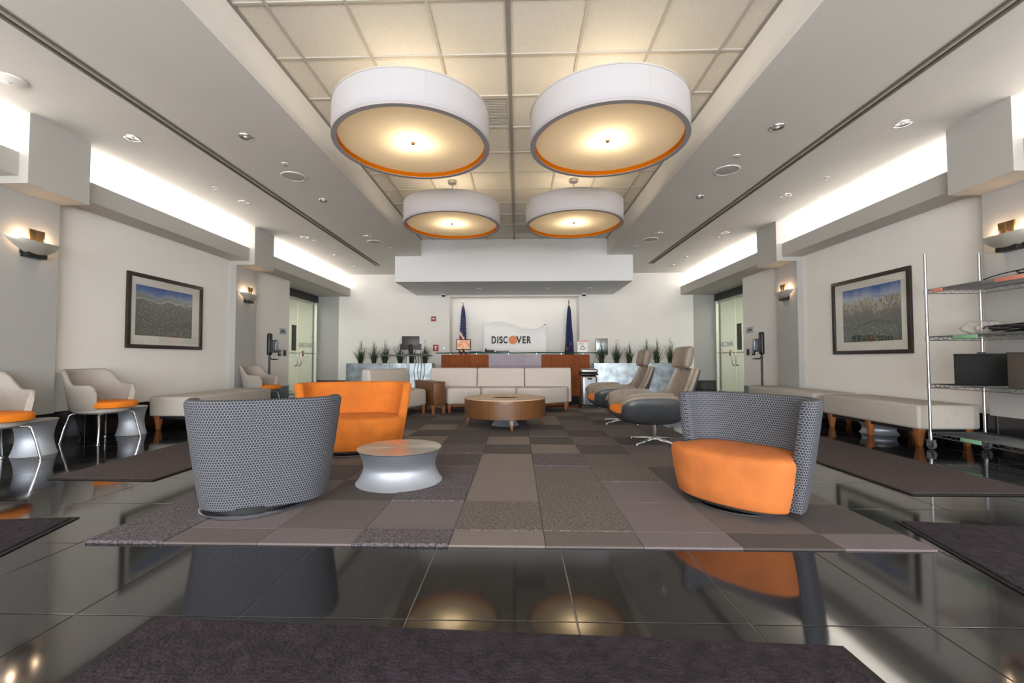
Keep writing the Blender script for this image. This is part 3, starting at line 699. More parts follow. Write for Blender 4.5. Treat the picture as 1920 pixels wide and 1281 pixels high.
for p in ((-1.13, 7.25), (-.64, 7.38), (.36, 7.34), (.83, 7.66), (.89, 7.95), (-1.5, 7.95)): MB().leg((p[0], p[1], .145), (p[0], p[1], 0), .06, .035).build('leg', M['wood_leg'], t, bevel=.003)
MB().prism([(-1.1, 7.30), (-.6, 7.42), (.36, 7.38), (.8, 7.68), (.85, 7.9), (-1.4, 7.9)], .10, .145).build('base_frame', M['wood_leg'], t)
t = thing('sofa', 'cream armless wedge sofa at left facing sideways behind the orange chair', 'sofa', (0, 0, CZ))
poly_part('seat', [(-2.30, 6.85), (-1.75, 6.42), (-1.50, 7.18), (-1.95, 7.85)], .14, .40, M['oatmeal'], t)
m = MB(); A = (-2.28, 6.85); B = (-1.93, 7.95); nx = Vector((-(B[1]-A[1]), B[0]-A[0])).normalized()*.20
lean = nx*.35
m.add([(A[0], A[1], .13), (B[0], B[1], .13), (B[0]+nx.x, B[1]+nx.y, .13), (A[0]+nx.x, A[1]+nx.y, .13)]+[(p[0]+lean.x, p[1]+lean.y, .725) for p in (A, B)]+[(p[0]+nx.x*1.15, p[1]+nx.y*1.15, .725) for p in (B, A)], [(3, 2, 1, 0), (4, 5, 6, 7), (0, 1, 5, 4), (1, 2, 6, 5), (2, 3, 7, 6), (3, 0, 4, 7)])
m.build('backrest', M['oatmeal'], t, bevel=.04, seg=4)
for p in ((-1.77, 6.52), (-1.54, 7.16), (-1.97, 7.80), (-2.38, 6.95)): MB().leg((p[0], p[1], .145), (p[0], p[1], 0), .06, .035).build('leg', M['wood_leg'], t, bevel=.003)
t = thing('corner_table', 'wooden wedge shaped corner table between the two cream sofas', 'side table', (0, 0, CZ))
PL = [(-1.38, 7.10), (-1.20, 7.20), (-1.62, 7.74), (-1.86, 7.62)]
PL = [(-1.355, 7.08), (-1.19, 7.19), (-1.60, 7.83), (-1.83, 7.80)]
MB().prism(PL, .13, .505).build('cabinet', M['wood'], t, bevel=.006); MB().prism([(p[0]*1.0+(-.004 if i in (0, 3) else .004), p[1]+(-.004 if i < 2 else .004)) for i, p in enumerate(PL)], .507, .522).build('tabletop', M['wood'], t)
for p in PL: c = (-1.5, 7.45); q = (p[0]+(c[0]-p[0])*.09, p[1]+(c[1]-p[1])*.09); MB().leg((q[0], q[1], .14), (q[0], q[1], 0), .06, .035).build('leg', M['wood_leg'], t)
# tangled cables under the corner
m = MB()
for k in range(6):
    c = (-1.72+.05*random.random(), 7.92+.06*random.random()); r = .05+.05*random.random(); m.tube([(c[0]+r*math.cos(a*.5), c[1]+r*.5*math.sin(a*.5), CZ+.012+.02*k*.5+.01*math.sin(a)) for a in range(14)], .006, 6)
tag(m.build('cable_coil', M['black'], None), 'tangle of black cables on the carpet behind the corner table', 'cable')

# ------------------------------------------------------------------ benches along the walls
def bench(label, x0, x1, y0, y1, grp):
    t = thing('bench', label, 'bench', ((x0+x1)/2, (y0+y1)/2, 0), 0); w, l = (x1-x0)/2, (y1-y0)/2
    MB().box(-w, w, -l, l, .175, .425).build('cushion', M['taupe'], t, bevel=.03, seg=4, smooth=45)
    MB().box(-w+.05, w-.05, -l+.05, l-.05, .14, .18).build('base_frame', M['black'], t)
    for a in (-1, 1):
        for b in (-1, 0, 1): MB().leg((a*(w-.07), b*(l-.08), .18), (a*(w-.07), b*(l-.08), 0), .075, .04).build('leg', M['wood_leg'], t, bevel=.004)
bench('grey upholstered bench along the left wall under the picture', -4.70, -4.12, 5.48, 7.25, 'b')
bench('nearer grey upholstered bench along the right wall beside the wire shelving', 4.08, 4.70, 4.60, 6.02, 'b')
bench('farther grey upholstered bench along the right wall', 4.10, 4.70, 6.22, 7.95, 'b')

# ------------------------------------------------------------------ armchairs with chrome legs
def armchair_proto():
    t = thing('armchair', 'x', 'armchair', (0, 0, 0), 0)
    # plan: front is -y ; shell wraps sides and back
    N_ = 44; rings = []
    for i in range(N_+1):
        f = i/N_; q = math.radians(-44)+math.radians(268)*f      # from right-front round the back to left-front
        c, s_ = math.cos(q), math.sin(q)
        bk = max(0, min(1, (s_-.05)/.65)); bk = bk*bk*(3-2*bk)
        top = .625+.17*bk; tip = min(1, min(f, 1-f)/.06); top -= .05*(1-tip)**2
        rx, ry = .285, .27; low = .36
        def pt(z, off):
            k = (z-.32)/(.79-.32); g_ = .86+.14*min(1, k*1.8) if z < .62 else 1.0+(.05*(z-.62)/.17)
            e = 2/2.4; x_, y_ = (rx*g_-off)*sgnpow(c, e), (ry*g_-off)*sgnpow(s_, e)+.02+(.05*(z-.6)/.19 if z > .6 and s_ > 0 else 0)*max(0, s_)
            if s_ < 0: y_ = y_*1.0
            return (x_, y_, z)
        zs = [.315, .36, .43, .50, .56, top-.03]; ring = [pt(zs[0], .04)]+[pt(z, 0) for z in zs[1:]]
        th = .045; ring += [pt(top-.008, .006), pt(top, th*.5), pt(top-.008, th-.006)]+[pt(z, th) for z in (top-.03, .52, .44, .38)]+[pt(.33, th+.02)]
        rings.append(ring)
    MB().loft(rings, True, (True, True)).build('shell', M['chairfab'], t, smooth=60)
    # inner bottom
    pr = []
    MB().lathe([(.20, .31), (.235, .33), (.24, .365), (.02, .368)], 40).build('seat_pan', M['taupe'], t, smooth=50)
    # seat cushion: rounded square
    rings = []
    for z, g_ in ((.372, -.012), (.378, 0), (.40, .004), (.425, .002), (.437, -.008), (.442, -.03), (.445, -.12)):
        rings.append([((.212+g_)*sgnpow(math.cos(2*PI*k/48), .7), -.06+(.265+g_)*sgnpow(math.sin(2*PI*k/48), .75), z) for k in range(48)])
    MB().loft(rings).build('seat_cushion', M['orange_fab'], t, smooth=50)
    m = MB().tube([(-.15, -.14, .315), (-.15, .13, .315), (.15, .13, .315), (.15, -.14, .315), (-.15, -.14, .315)], .009); m.build('leg_frame', M['chrome'], t)
    for a, b in ((-1, -1), (1, -1), (-1, 1), (1, 1)):
        l = MB().tube([(a*.10, b*.13, .312), (a*.17, b*.17, .31), (a*.19, b*.185, .295), (a*.215, b*.215, .15), (a*.235, b*.235, .012)], .0105, 10); l.build('leg', M['chrome'], t, smooth=60)
        MB().lathe([(.017, 0), (.017, .006), (.009, .014)], 14, (a*.235, b*.235, 0)).build('glide', M['steel'], t)
    return t
ac = armchair_proto(); ac.location = (-4.63, 4.79, 0); ac.rotation_euler = (0, 0, math.radians(84)); ac['label'] = 'taupe armchair with orange seat and chrome legs between the two small drum tables'; ac['group'] = 'armchairs along the left wall'
dup(ac, (-4.55, 3.66, 0), math.radians(80), 'taupe armchair with orange seat cut off by the left edge of the photo')
dup(ac, (-4.60, 7.76, 0), math.radians(84), 'taupe armchair with orange seat beyond the left bench, beside the sanitiser stand')

# ------------------------------------------------------------------ framed pictures
def picture(label, X, s, y0, y1, z0, z1, am, mx):
    t = thing('framed_picture', label, 'picture', (X, (y0+y1)/2, (z0+z1)/2)); l, h = (y1-y0)/2, (z1-z0)/2; fw = .05
    def bx(n, m, xa, xb, a, b, c, d, **k): return box(n, m, min(s*xa, s*xb), max(s*xa, s*xb), a, b, c, d, t, **k)
    for a, b, c, d in ((-l, l, h-fw, h), (-l, l, -h, -h+fw), (-l, -l+fw, -h+fw, h-fw), (l-fw, l, -h+fw, h-fw)): bx('frame_rail', M['frame'], 0, .035, a, b, c, d, bevel=.003)
    bx('mat_board', M['paper'], .004, .012, -l+fw, l-fw, -h+fw, h-fw, smooth=0)
    a0, a1, b0, b1 = -l+.135, l-.20, -h+.17, h-.15
    if mx: a0, a1 = -l+.15, l-.20
    m = MB(); x = s*.013
    vs = [(x, a0, b0), (x, a1, b0), (x, a1, b1), (x, a0, b1)]; uv = [(0, 0), (1, 0), (1, 1), (0, 1)]
    m.add(vs+[(s*.0125, v[1], v[2]) for v in vs], [(0, 1, 2, 3), (7, 6, 5, 4), (0, 4, 5, 1), (1, 5, 6, 2), (2, 6, 7, 3), (3, 7, 4, 0)], uv+uv); m.build('print', am, t, smooth=0)
    bx('glass_pane', M['picglass'], .020, .022, -l+fw, l-fw, -h+fw, h-fw, smooth=0)
picture('black framed landscape of a misty meadow with blue sky, on the left wall', XL, 1, 5.44, 6.77, 1.05, 2.04, art('meadow print', 0), False)
picture('black framed landscape of a pine mountain and green field, on the right wall', XR, -1, 5.44, 6.77, .965, 2.035, art('mountain print', 1), True)

# ------------------------------------------------------------------ wall sconces
def sconce(label, X, s, y):
    t = thing('wall_sconce', label, 'wall lamp', (X, y, 2.07), 0, 'crescent wall sconces')
    rings = []
    for k in range(25):
        v = -1+2*k/24; e = max(0, 1-v*v); p = .155*e**.6+.004; d = .125*e**.8+.003; yy = .25*v; up = .03*v*v
        rings.append([(s*p, yy, up), (s*(p*.93), yy, up-d*.45), (s*(p*.7), yy, up-d*.8), (s*(p*.35), yy, up-d), (s*(p*.35), yy, up-d+.004), (s*(p*.66), yy, up-d*.77), (s*(p*.9), yy, up-d*.43), (s*(p-.004), yy, up)])
    MB().loft(rings).build('bowl', M['sconce'], t, smooth=60)
    MB().box(min(0, s*.02), max(0, s*.02), -.10, .10, -.12, .02).build('back_plate', M['black'], t, bevel=.003)
    MB().box(min(0, s*.08), max(0, s*.08), -.09, .09, -.15, -.105).build('bracket', M['black'], t, bevel=.004)
    for a in (-.035, .04): MB().box(min(s*.05, s*.065), max(s*.05, s*.065), a-.033, a+.033, -.06, .13).build('lamp_shield', M['bronze'], t, bevel=.002)
    MB().lathe([(.012, -.05), (.012, .04), (.004, .05)], 12, (s*.035, 0, 0)).build('bulb', M['white'], t)
    point('sconce_light', (s*.06, -.10, .05), 1.3, (1, .68, .42), .02, t); point('sconce_light', (s*.06, .11, .05), 1.3, (1, .68, .42), .02, t)
    return t
sconce('crescent metal wall sconce on the left pilaster nearest the camera', -4.90, 1, 4.25)
sconce('crescent metal wall sconce on the far left pilaster', -4.90, 1, 7.78)
sconce('crescent metal wall sconce on the right pilaster behind the wire shelving', 4.70, -1, 4.25)
sconce('crescent metal wall sconce on the far right pilaster', 4.70, -1, 7.78)

# ------------------------------------------------------------------ ceiling fittings
def downlight(label, x, y, z=ZS, r=.062):
    t = thing('recessed_downlight', label, 'downlight', (x, y, z), 0, 'small recessed downlights in the side ceilings')
    MB().lathe([(r+.012, .0005), (r+.010, -.006), (r, -.007), (r-.004, -.001)], 28, caps=(False, False)).build('trim_ring', M['chrome'], t, smooth=50)
    MB().lathe([(r-.002, -.004), (r*.7, -.0025), (r*.4, -.001), (.001, -.0005)], 28, caps=(False, False)).build('reflector', M['dlref'], t, smooth=60)
    MB().lathe([(.018, -.001), (.016, -.009), (.006, -.012)], 14).build('lamp', M['white'], t)
M['dlref'] = mat('dark chrome reflector', 'A4A4A8', .3, 1)
names = [('left outer', -4.035), ('left inner', -2.84), ('right inner', 2.62), ('right outer', 3.81)]
ordn = ['first', 'second', 'third', 'fourth', 'fifth']
for nm, x, yy in (('left outer', -4.035, (4.42, 6.29, 8.13, 9.6, 10.8)), ('left inner', -2.835, (4.43, 6.27, 8.13)), ('right inner', 2.61, (4.40, 6.29, 8.09)), ('right outer', 3.81, (4.37, 6.26, 8.09, 10.02, 10.87))):
    for i, y in enumerate(yy): downlight('recessed downlight, %s from the camera in the %s row of the side ceiling' % (ordn[i], nm), x, y)
for i, x in enumerate((-1.95, -.95, .75, 1.75)): downlight('recessed downlight in the bulkhead over the reception desk, %s from the left' % ordn[i], x, 10.7, ZB+.02, .05)
def speaker(label, x, y, r=.135):
    t = thing('ceiling_speaker', label, 'speaker', (x, y, ZS), 0, 'round ceiling speakers')
    MB().lathe([(r+.014, .0005), (r+.012, -.007), (r, -.009), (r-.003, -.004)], 48, caps=(False, False)).build('trim_ring', M['white'], t, smooth=50)
    MB().lathe([(r, -.005), (r*.5, -.008), (.001, -.009)], 48, caps=(False, False)).build('grille', M['grid_dark'] if False else M['fascia'], t, smooth=60)
speaker('round speaker in the left side ceiling, nearer one', -2.84, 5.42); speaker('round speaker in the right side ceiling, nearer one', 2.58, 5.40); speaker('round speaker in the left side ceiling, farther one', -2.82, 8.54); speaker('round speaker in the right side ceiling, farther one', 2.585, 8.52)
def sprinkler(label, x, y, r=.04, h=.02, g='sprinkler heads in the side ceilings'):
    t = thing('sprinkler_head', label, 'sprinkler', (x, y, ZS), 0, g)
    MB().lathe([(r, .0005), (r*.97, -.006), (r*.5, -.008), (.001, -.008)], 20, caps=(False, False)).build('cover', M['white'], t)
    MB().lathe([(.008, -.007), (.008, -h), (.018, -h-.001), (.018, -h-.004)], 12).build('deflector', M['steel'], t)
for n_, x, y in (('beside the nearer left speaker', -2.76, 5.06), ('beside the nearer right speaker', 2.507, 5.014), ('in the left cove-side ceiling between the first and second downlights', -4.08, 5.75), ('in the right cove-side ceiling between the first and second downlights', 3.96, 5.66), ('in the left cove-side ceiling just past the third downlight', -3.96, 8.39), ('in the left ceiling behind the farther speaker', -2.66, 9.0), ('in the right ceiling behind the farther speaker', 2.42, 9.0), ('in the right cove-side ceiling near the third downlight', 3.82, 8.4)):
    sprinkler('small sprinkler head '+n_, x, y)
t = thing('smoke_detector', 'round white smoke detector at the far left of the ceiling', 'smoke detector', (-4.2, 3.45, ZS)); MB().lathe([(.10, .0005), (.10, -.012), (.06, -.03), (.001, -.032)], 32, caps=(False, False)).build('housing', M['white'], t, smooth=40); MB().lathe([(.012, -.031), (.01, -.036)], 10).build('button', M['grid'], t)
for nm, x in (('left', -1.98), ('right', 1.76)):
    t = thing('security_camera', 'small dome security camera under the bulkhead at the %s of the niche' % nm, 'camera', (x, 11.6, ZB+.02))
    MB().lathe([(.06, .0005), (.06, -.03), (.05, -.035)], 24).build('housing', M['white'], t); MB().lathe([(.045, -.034), (.04, -.06), (.02, -.078), (.001, -.08)], 24).build('dome', M['black'], t, smooth=60)

# ------------------------------------------------------------------ reception desk
t = thing('reception_desk', 'cherry wood reception desk with green glass counter', 'desk', (0, 0, 0))
D = [(-1.72, 9.80), (-.62, 9.30), (.50, 9.30), (1.60, 9.80)]
for k in range(3):
    p, q = D[k], D[k+1]; d = (Vector(q)-Vector(p)).normalized(); n = Vector((-d.y, d.x))*.05; e = d*.002
    MB().prism([(p[0]+e.x, p[1]+e.y), (q[0]-e.x, q[1]-e.y), (q[0]-e.x+n.x, q[1]-e.y+n.y), (p[0]+e.x+n.x, p[1]+e.y+n.y)], .10, 1.005).build('front_panel', M['desk_mid'] if k == 1 else M['cherry'], t, bevel=.002, seg=1)
MB().prism([(-1.66, 9.83), (-.6, 9.36), (.48, 9.36), (1.54, 9.83), (1.54, 9.9), (-1.66, 9.9)], 0, .10).build('plinth', M['black'], t)
MB().prism([(-1.70, 9.90), (-1.70, 9.82), (-.6, 9.38), (.48, 9.38), (1.58, 9.82), (1.58, 9.90)], .93, 1.0).build('worktop', M['cherry'], t)
MB().prism([(-1.85, 9.84), (-.64, 9.23), (.52, 9.23), (1.80, 9.84), (1.80, 10.05), (-1.85, 10.05)], 1.03, 1.052).build('glass_counter', M['deskglass'], t, bevel=.002)
for x, y in ((-1.5, 9.8), (-.9, 9.55), (-.2, 9.45), (.4, 9.45), (.95, 9.62), (1.45, 9.83)): MB().cyl((x, y), .018, 1.0, 1.03, 12).build('standoff', M['chrome'], t)
for x in (-1.70, 1.53): MB().box(x, x+.05, 9.86, 10.4, 0, 1.0).build('side_panel', M['cherry'], t)
# things on the desk
t = thing('desk_monitor', 'small monitor with orange screen on the reception counter', 'monitor', (-1.215, 9.80, 1.052))
MB().box(-.165, .165, -.012, .02, .06, .295).build('housing', M['matte_black'], t, bevel=.004)
SC = bpy.data.materials.new('orange lit screen'); N, Lk, P = nodes(SC); tc = N.new('ShaderNodeUVMap'); n = N.new('ShaderNodeTexNoise'); n.inputs['Scale'].default_value = 9; Lk.new(tc.outputs[0], n.inputs['Vector']); r = N.new('ShaderNodeValToRGB'); Lk.new(n.outputs[0], r.inputs[0]); r.color_ramp.elements[0].color = lin('D8845A'); r.color_ramp.elements[1].color = lin('F0C49C'); r.color_ramp.elements[0].position = .4; r.color_ramp.elements[1].position = .62; Lk.new(r.outputs[0], P.inputs['Emission Color']); P.inputs['Emission Strength'].default_value = .65; P.inputs['Base Color'].default_value = (0.02, .02, .02, 1)
MB().box(-.148, .148, -.015, -.0125, .078, .278).build('screen', SC, t, smooth=0); MB().box(-.02, .02, -.005, .015, .01, .10).build('neck', M['matte_black'], t); MB().lathe([(.09, 0), (.085, .008), (.02, .012)], 24).build('foot', M['matte_black'], t)
t = thing('desk_phone', 'black telephone on the glass counter right of the small monitor', 'telephone', (-.62, 9.60, 1.052))
m = MB(); m.add([(-.1, -.08, 0), (.1, -.08, 0), (.1, .08, 0), (-.1, .08, 0), (-.1, -.08, .015), (.1, -.08, .015), (.1, .08, .06), (-.1, .08, .06)], [(3, 2, 1, 0), (4, 5, 6, 7), (0, 1, 5, 4), (1, 2, 6, 5), (2, 3, 7, 6), (3, 0, 4, 7)]); m.build('body', M['black'], t, bevel=.004); MB().tube([(-.08, -.06, .035), (-.08, 0, .058), (-.08, .07, .078)], .018).build('handset', M['black'], t)
t = thing('keyboard', 'flat black keyboard lying on the glass counter', 'keyboard', (-.92, 9.66, 1.052)); MB().box(-.14, .14, -.06, .06, 0, .014).build('case', M['black'], t, bevel=.003)
m = MB()
for i in range(12):
    for j in range(4): m.box(-.13+i*.0217, -.112+i*.0217, -.05+j*.026, -.03+j*.026, .014, .019)
m.build('keys', M['matte_black'], t)['kind'] = 'stuff'
t = thing('document_tray', 'low dark tray on the glass counter left of the sign', 'tray', (-.33, 9.50, 1.052)); MB().box(-.14, .14, -.09, .09, 0, .006).build('base', M['black'], t); m = MB(); m.box(-.14, -.134, -.09, .09, .006, .035); m.box(.134, .14, -.09, .09, .006, .035); m.box(-.134, .134, .084, .09, .006, .035); m.build('rim', M['black'], t)
# recycling sign
t = thing('recycling_sign', 'white paper sign with recycling arrows standing at the right end of the counter', 'sign', (1.45, 9.86, 1.052))
MB().box(-.115, .115, 0, .004, 0, .26).build('panel', M['white'], t); MB().box(-.115, .115, -.002, 0, .232, .26).build('orange_band', mat('salmon band', 'E89A7C', .6), t); MB().box(-.10, .10, .004, .09, 0, .006).build('stand', M['clear'], t)
for yy, a, b in ((.205, -.08, .0), (.188, -.085, .03)): MB().box(a, b, -.0015, 0, yy-.004, yy+.004).build('text_line', M['letter'], t)
for k in range(3):
    a = PI/2+k*2*PI/3; m = MB(); R_ = .045; c0 = Vector((0, .10))
    def pp(ang, r_): return c0+Vector((math.cos(ang), math.sin(ang)))*r_
    outl = [pp(a-.75, R_+.008), pp(a-.2, R_+.008), pp(a+.30, R_+.006), pp(a+.30, R_+.017), pp(a+.75, R_-.006), pp(a+.30, R_-.026), pp(a+.30, R_-.014), pp(a-.2, R_-.012), pp(a-.75, R_-.012)]
    vs = [(p.x, -.0015, p.y) for p in outl]+[(p.x, 0, p.y) for p in outl]; n_ = len(outl)
    m.add(vs, [tuple(range(n_)), tuple(range(2*n_-1, n_-1, -1))]+[(i, i+n_, (i+1) % n_+n_, (i+1) % n_) for i in range(n_)]); m.build('arrow', M['letter'], t)
# steel wall cabinet on the back wall
t = thing('steel_wall_box', 'brushed steel wall box with a notice above the right planters', 'wall cabinet', (2.245, YB, 1.235)); MB().box(-.155, .155, -.10, 0, -.22, .22).build('body', M['steel'], t, bevel=.006); MB().box(-.12, .12, -.106, -.10, -.19, .19).build('door', M['zinc'], t, bevel=.003); MB().box(-.05, .05, -.108, -.106, -.02, .10).build('notice', M['white'], t)
# fire alarm items
t = thing('fire_alarm', 'red fire alarm strobe on the back wall left of the niche', 'fire alarm', (-2.28, YB, 2.0)); MB().box(-.065, .065, -.04, 0, -.065, .065).build('body', M['red'], t, bevel=.006); MB().box(-.045, .045, -.05, -.04, -.015, .02).build('strobe', M['white'], t, bevel=.004)
t = thing('fire_pull_station', 'red fire alarm pull station low on the back wall by the counter', 'fire alarm', (-2.22, YB, 1.21)); MB().box(-.075, .075, -.04, 0, -.085, .085).build('body', M['red'], t, bevel=.005); MB().box(-.045, .045, -.05, -.04, .02, .045).build('handle', M['white'], t, bevel=.003); MB().box(-.015, .015, -.048, -.04, -.06, .02).build('lever', M['white'], t)
t = thing('thermostat', 'small white thermostat on the back wall beside the niche', 'thermostat', (-2.0, YB, 1.19)); MB().box(-.035, .035, -.025, 0, -.045, .045).build('body', M['white'], t, bevel=.004); MB().box(-.022, .022, -.027, -.025, -.005, .025).build('display', M['zinc'], t)
# ------------------------------------------------------------------ niche sign
t = thing('niche_sign', 'white wavy topped DISCOVER sign with an orange disc for the O, in the lit niche', 'sign', (-.08, 12.33, 0))
def wave(x): f = (x+.86)/1.72; return 1.83+.15*math.sin(min(1, f*1.02)*2*PI*.90+.25)*(1-.15*f)+.10*f**2
top = [(-.86+1.72*i/40, wave(-.86+1.72*i/40)) for i in range(41)]
outl = [(-.86, .85)]+[(.86, .85)]+top[::-1]; n_ = len(outl)
MB().add([(p[0], 0, p[1]) for p in outl]+[(p[0], .06, p[1]) for p in outl], [tuple(range(n_)), tuple(range(2*n_-1, n_-1, -1))]+[(i, i+n_, (i+1) % n_+n_, (i+1) % n_) for i in range(n_)]).build('panel', M['signwhite'], t, smooth=0)
rim = MB()
def strip(pts, w_):
    for i in range(len(pts)-1):
        a, b = Vector(pts[i]), Vector(pts[i+1]); d = (b-a).normalized(); nn = Vector((-d.y, d.x))*w_
        q = [a-nn, b-nn, b+nn, a+nn]; rim.add([(p.x, -.05, p.y) for p in q]+[(p.x, .0, p.y) for p in q], [(0, 1, 2, 3), (7, 6, 5, 4), (0, 4, 5, 1), (1, 5, 6, 2), (2, 6, 7, 3), (3, 7, 4, 0)])
strip([(-.86, .85), (-.86, wave(-.86))], .022); strip(top, .024)
strip([(.83, wave(.86)-.0), (.84, 1.7), (.87, 1.5), (.865, 1.25), (.84, 1.0), (.85, .85)], .02)
rim.build('rim', mat('bright white rim', 'FAF8F4', .5), t, smooth=0)
def put_text(txt, x0, x1, z0, h, yy, par, name='letters'):
    me = text_mesh(txt, 1, .0, .03); me.name = 'letters'
    xs_ = [v.co.x for v in me.vertices]; ys_ = [v.co.y for v in me.vertices]; a, b, c, d = min(xs_), max(xs_), min(ys_), max(ys_)
    bm = bmesh.new(); bm.from_mesh(me)
    for v in bm.verts: v.co = Vector((x0+(v.co.x-a)/(b-a)*(x1-x0), 0, z0+(v.co.y-c)/(d-c)*h))
    r_ = bmesh.ops.extrude_face_region(bm, geom=bm.faces[:]); 
    for v in [e for e in r_['geom'] if isinstance(e, bmesh.types.BMVert)]: v.co.y -= .015
    bmesh.ops.recalc_face_normals(bm, faces=bm.faces[:]); bm.to_mesh(me); bm.free(); me.materials.clear(); me.materials.append(M['letter']); o = link(name, me, par); o.location = (0, yy, 0); return o
LW = [('D', -.635, -.505), ('I', -.475, -.445), ('S', -.42, -.32), ('C', -.305, -.185), ('V', .055, .215), ('E', .235, .325), ('R', .355, .475)]
LX = .08+.0
for ch, a, b in LW: put_text(ch, a+LX*.0-.02, b+LX*.0-.02, 1.345, .205, -.003, t, 'letter')
m = MB(); m.lathe([(.122, 0), (.122, .02), (.118, .024)], 40); m.xf(Matrix.Translation((-.055, .0, 1.447)) @ Matrix.Rotation(PI/2, 4, 'X')); m.build('orange_disc', M['orange_dot'], t)

# flags
def flag(label, x, y, kind, top):
    t = thing('flag_on_pole', label, 'flag', (x, y, 0))
    MB().lathe([(.15, 0), (.15, .02), (.03, .05), (.02, .08)], 24).build('base', M['bronze'], t)
    MB().tube([(0, 0, .06), (0, 0, top-.12)], .013, 10).build('pole', M['bronze'], t)
    if kind == 0:
        m = MB(); m.lathe([(.004, top-.12), (.014, top-.11), (.014, top-.08), (.006, top-.06)], 12); m.cbox((0, 0, top-.03), (.03, .02, .06)); m.cbox((-.035, 0, top-.01), (.06, .008, .03), 0, .5); m.cbox((.035, 0, top-.01), (.06, .008, .03), 0, -.5); m.build('eagle_finial', M['steel'], t)
    else: MB().lathe([(.006, top-.12), (.016, top-.10), (.02, top-.07), (.003, top+.02)], 12).build('finial', M['bronze'], t)
    rings = []; uvs = []; zt = top-.17; zb = .95; n_ = 36
    for k in range(19):
        f = k/18; w_ = .02+.085*f**.6; ring = []; uv = []
        for j in range(n_):
            q = 2*PI*j/n_; rr = w_*(1+.28*math.sin(q*5+f*2.2+kind)+.10*math.sin(q*9-f*3)); ring.append((rr*math.cos(q)-.015*f*(1 if kind == 0 else 0), .6*rr*math.sin(q), zt+(zb-zt)*f)); uv.append((abs((j/n_)*2-1), 1-f))
        rings.append(ring); uvs.append(uv)
    MB().loft(rings, True, (True, True), uvs).build('cloth', flagmat(kind), t, smooth=60)
flag('furled red white and blue striped flag on a pole, left in the niche', -1.50, 12.0, 0, 2.53)
flag('furled navy flag on a pole, right in the niche', 1.40, 12.0, 1, 2.53)

# ------------------------------------------------------------------ planters and grasses
def planter(label, x0, x1, y0, y1):
    t = thing('planter', label, 'planter', ((x0+x1)/2, (y0+y1)/2, 0)); w, d = (x1-x0)/2-.004, (y1-y0)/2
    m = MB(); z1 = .80
    m.box(-w, w, -d, -d+.02, 0, z1); m.box(-w, w, d-.02, d, 0, z1); m.box(-w, -w+.02, -d+.02, d-.02, 0, z1); m.box(w-.02, w, -d+.02, d-.02, 0, z1); m.build('box', M['zinc'], t, smooth=0)
    MB().box(-w+.02, w-.02, -d+.02, d-.02, .5, .765).build('soil', M['soil'], t, smooth=0)
PY0, PY1 = 11.0, 11.42
for nm, x0, x1 in (('leftmost galvanised steel planter, against the far left of the back wall', -4.35, -3.25), ('galvanised steel planter behind the standing monitor table', -3.25, -2.16), ('galvanised steel planter just right of the reception desk', 1.90, 2.98), ('rightmost galvanised steel planter by the back wall', 2.98, 4.12)): planter(nm, x0, x1, PY0, PY1)
def tuft(label, x, y, seed, sc=1):
    rnd = random.Random(seed); m = MB()
    for k in range(130):
        a = rnd.uniform(0, 2*PI); h = rnd.uniform(.20, .56)*sc; out = rnd.uniform(.03, .27)*sc*(.6+.4*abs(math.cos(a))); w_ = rnd.uniform(.005, .010); b0 = Vector((math.cos(a), math.sin(a)*.7, 0))*rnd.uniform(0, .05); side = Vector((-math.sin(a), math.cos(a), 0))
        rows_ = []
        for q in range(4):
            f = q/3; c = b0+Vector((math.cos(a), math.sin(a)*.8, 0))*out*f**1.7+Vector((0, 0, h*(f-.18*f*f*out*4))); ww = w_*(1-f*.85); rows_ += [c-side*ww, c+side*ww]
        m.add(rows_, [(0, 1, 3, 2), (2, 3, 5, 4), (4, 5, 7, 6)])
        if k % 9 == 0:
            for z in range(6): c = b0+Vector((rnd.uniform(-.012, .012), 0, h*(.85+.06*z))); m.cbox(c, (.010, .008, .014))
    o = m.build('grass_plant', M['grass'], None, smooth=0); o.location = (x, y, .765)
    tag(o, label, 'plant', 'grass tufts growing in the steel planters')
pn = ['left', 'middle', 'right']
for i, x in enumerate((-4.05, -3.70, -3.42)): tuft('spiky green grass tuft, %s one in the leftmost planter' % pn[i], x, 11.2, i)
for i, x in enumerate((-3.02, -2.72, -2.38)): tuft('spiky green grass tuft, %s one in the planter behind the standing monitor' % pn[i], x, 11.2, i+5)
for i, x in enumerate((2.12, 2.50, 2.83)): tuft('spiky green grass tuft, %s one in the planter next to the desk' % pn[i], x, 11.2, i+10)
for i, x in enumerate((3.25, 3.52, 3.86)): tuft('spiky green grass tuft, %s one in the rightmost planter' % pn[i], x, 11.2, i+20, 1.05)

# ------------------------------------------------------------------ standing table with monitor, bin, sanitiser stands
t = thing('standing_table', 'small standing height table with a silver post, behind the left sofa', 'table', (-2.10, 8.35, 0))
MB().box(-.42, .42, -.25, .25, .965, .985).build('tabletop', M['rubber'], t, bevel=.005); MB().tube([(0, 0, .02), (0, 0, .6)], .035, 16).build('lower_post', M['alu'], t); MB().tube([(0, 0, .55), (0, 0, .965)], .026, 16).build('upper_post', M['alu'], t); MB().lathe([(.26, 0), (.26, .015), (.05, .03)], 32).build('base', M['alu'], t)
t = thing('computer_monitor', 'black computer monitor seen from behind on the standing table', 'monitor', (-2.06, 8.40, .985), math.radians(2))
MB().box(-.205, .205, -.015, .02, .10, .21).build('housing', M['screen_dark'], t, bevel=.01); MB().box(-.17, .17, -.03, -.015, .14, .36).build('back_bulge', M['screen_dark'], t, bevel=.008); MB().box(-.035, .035, -.055, -.03, .005, .20).build('neck', M['matte_black'], t, bevel=.005); MB().box(-.11, .11, -.11, .07, 0, .012).build('foot', M['matte_black'], t, bevel=.004)
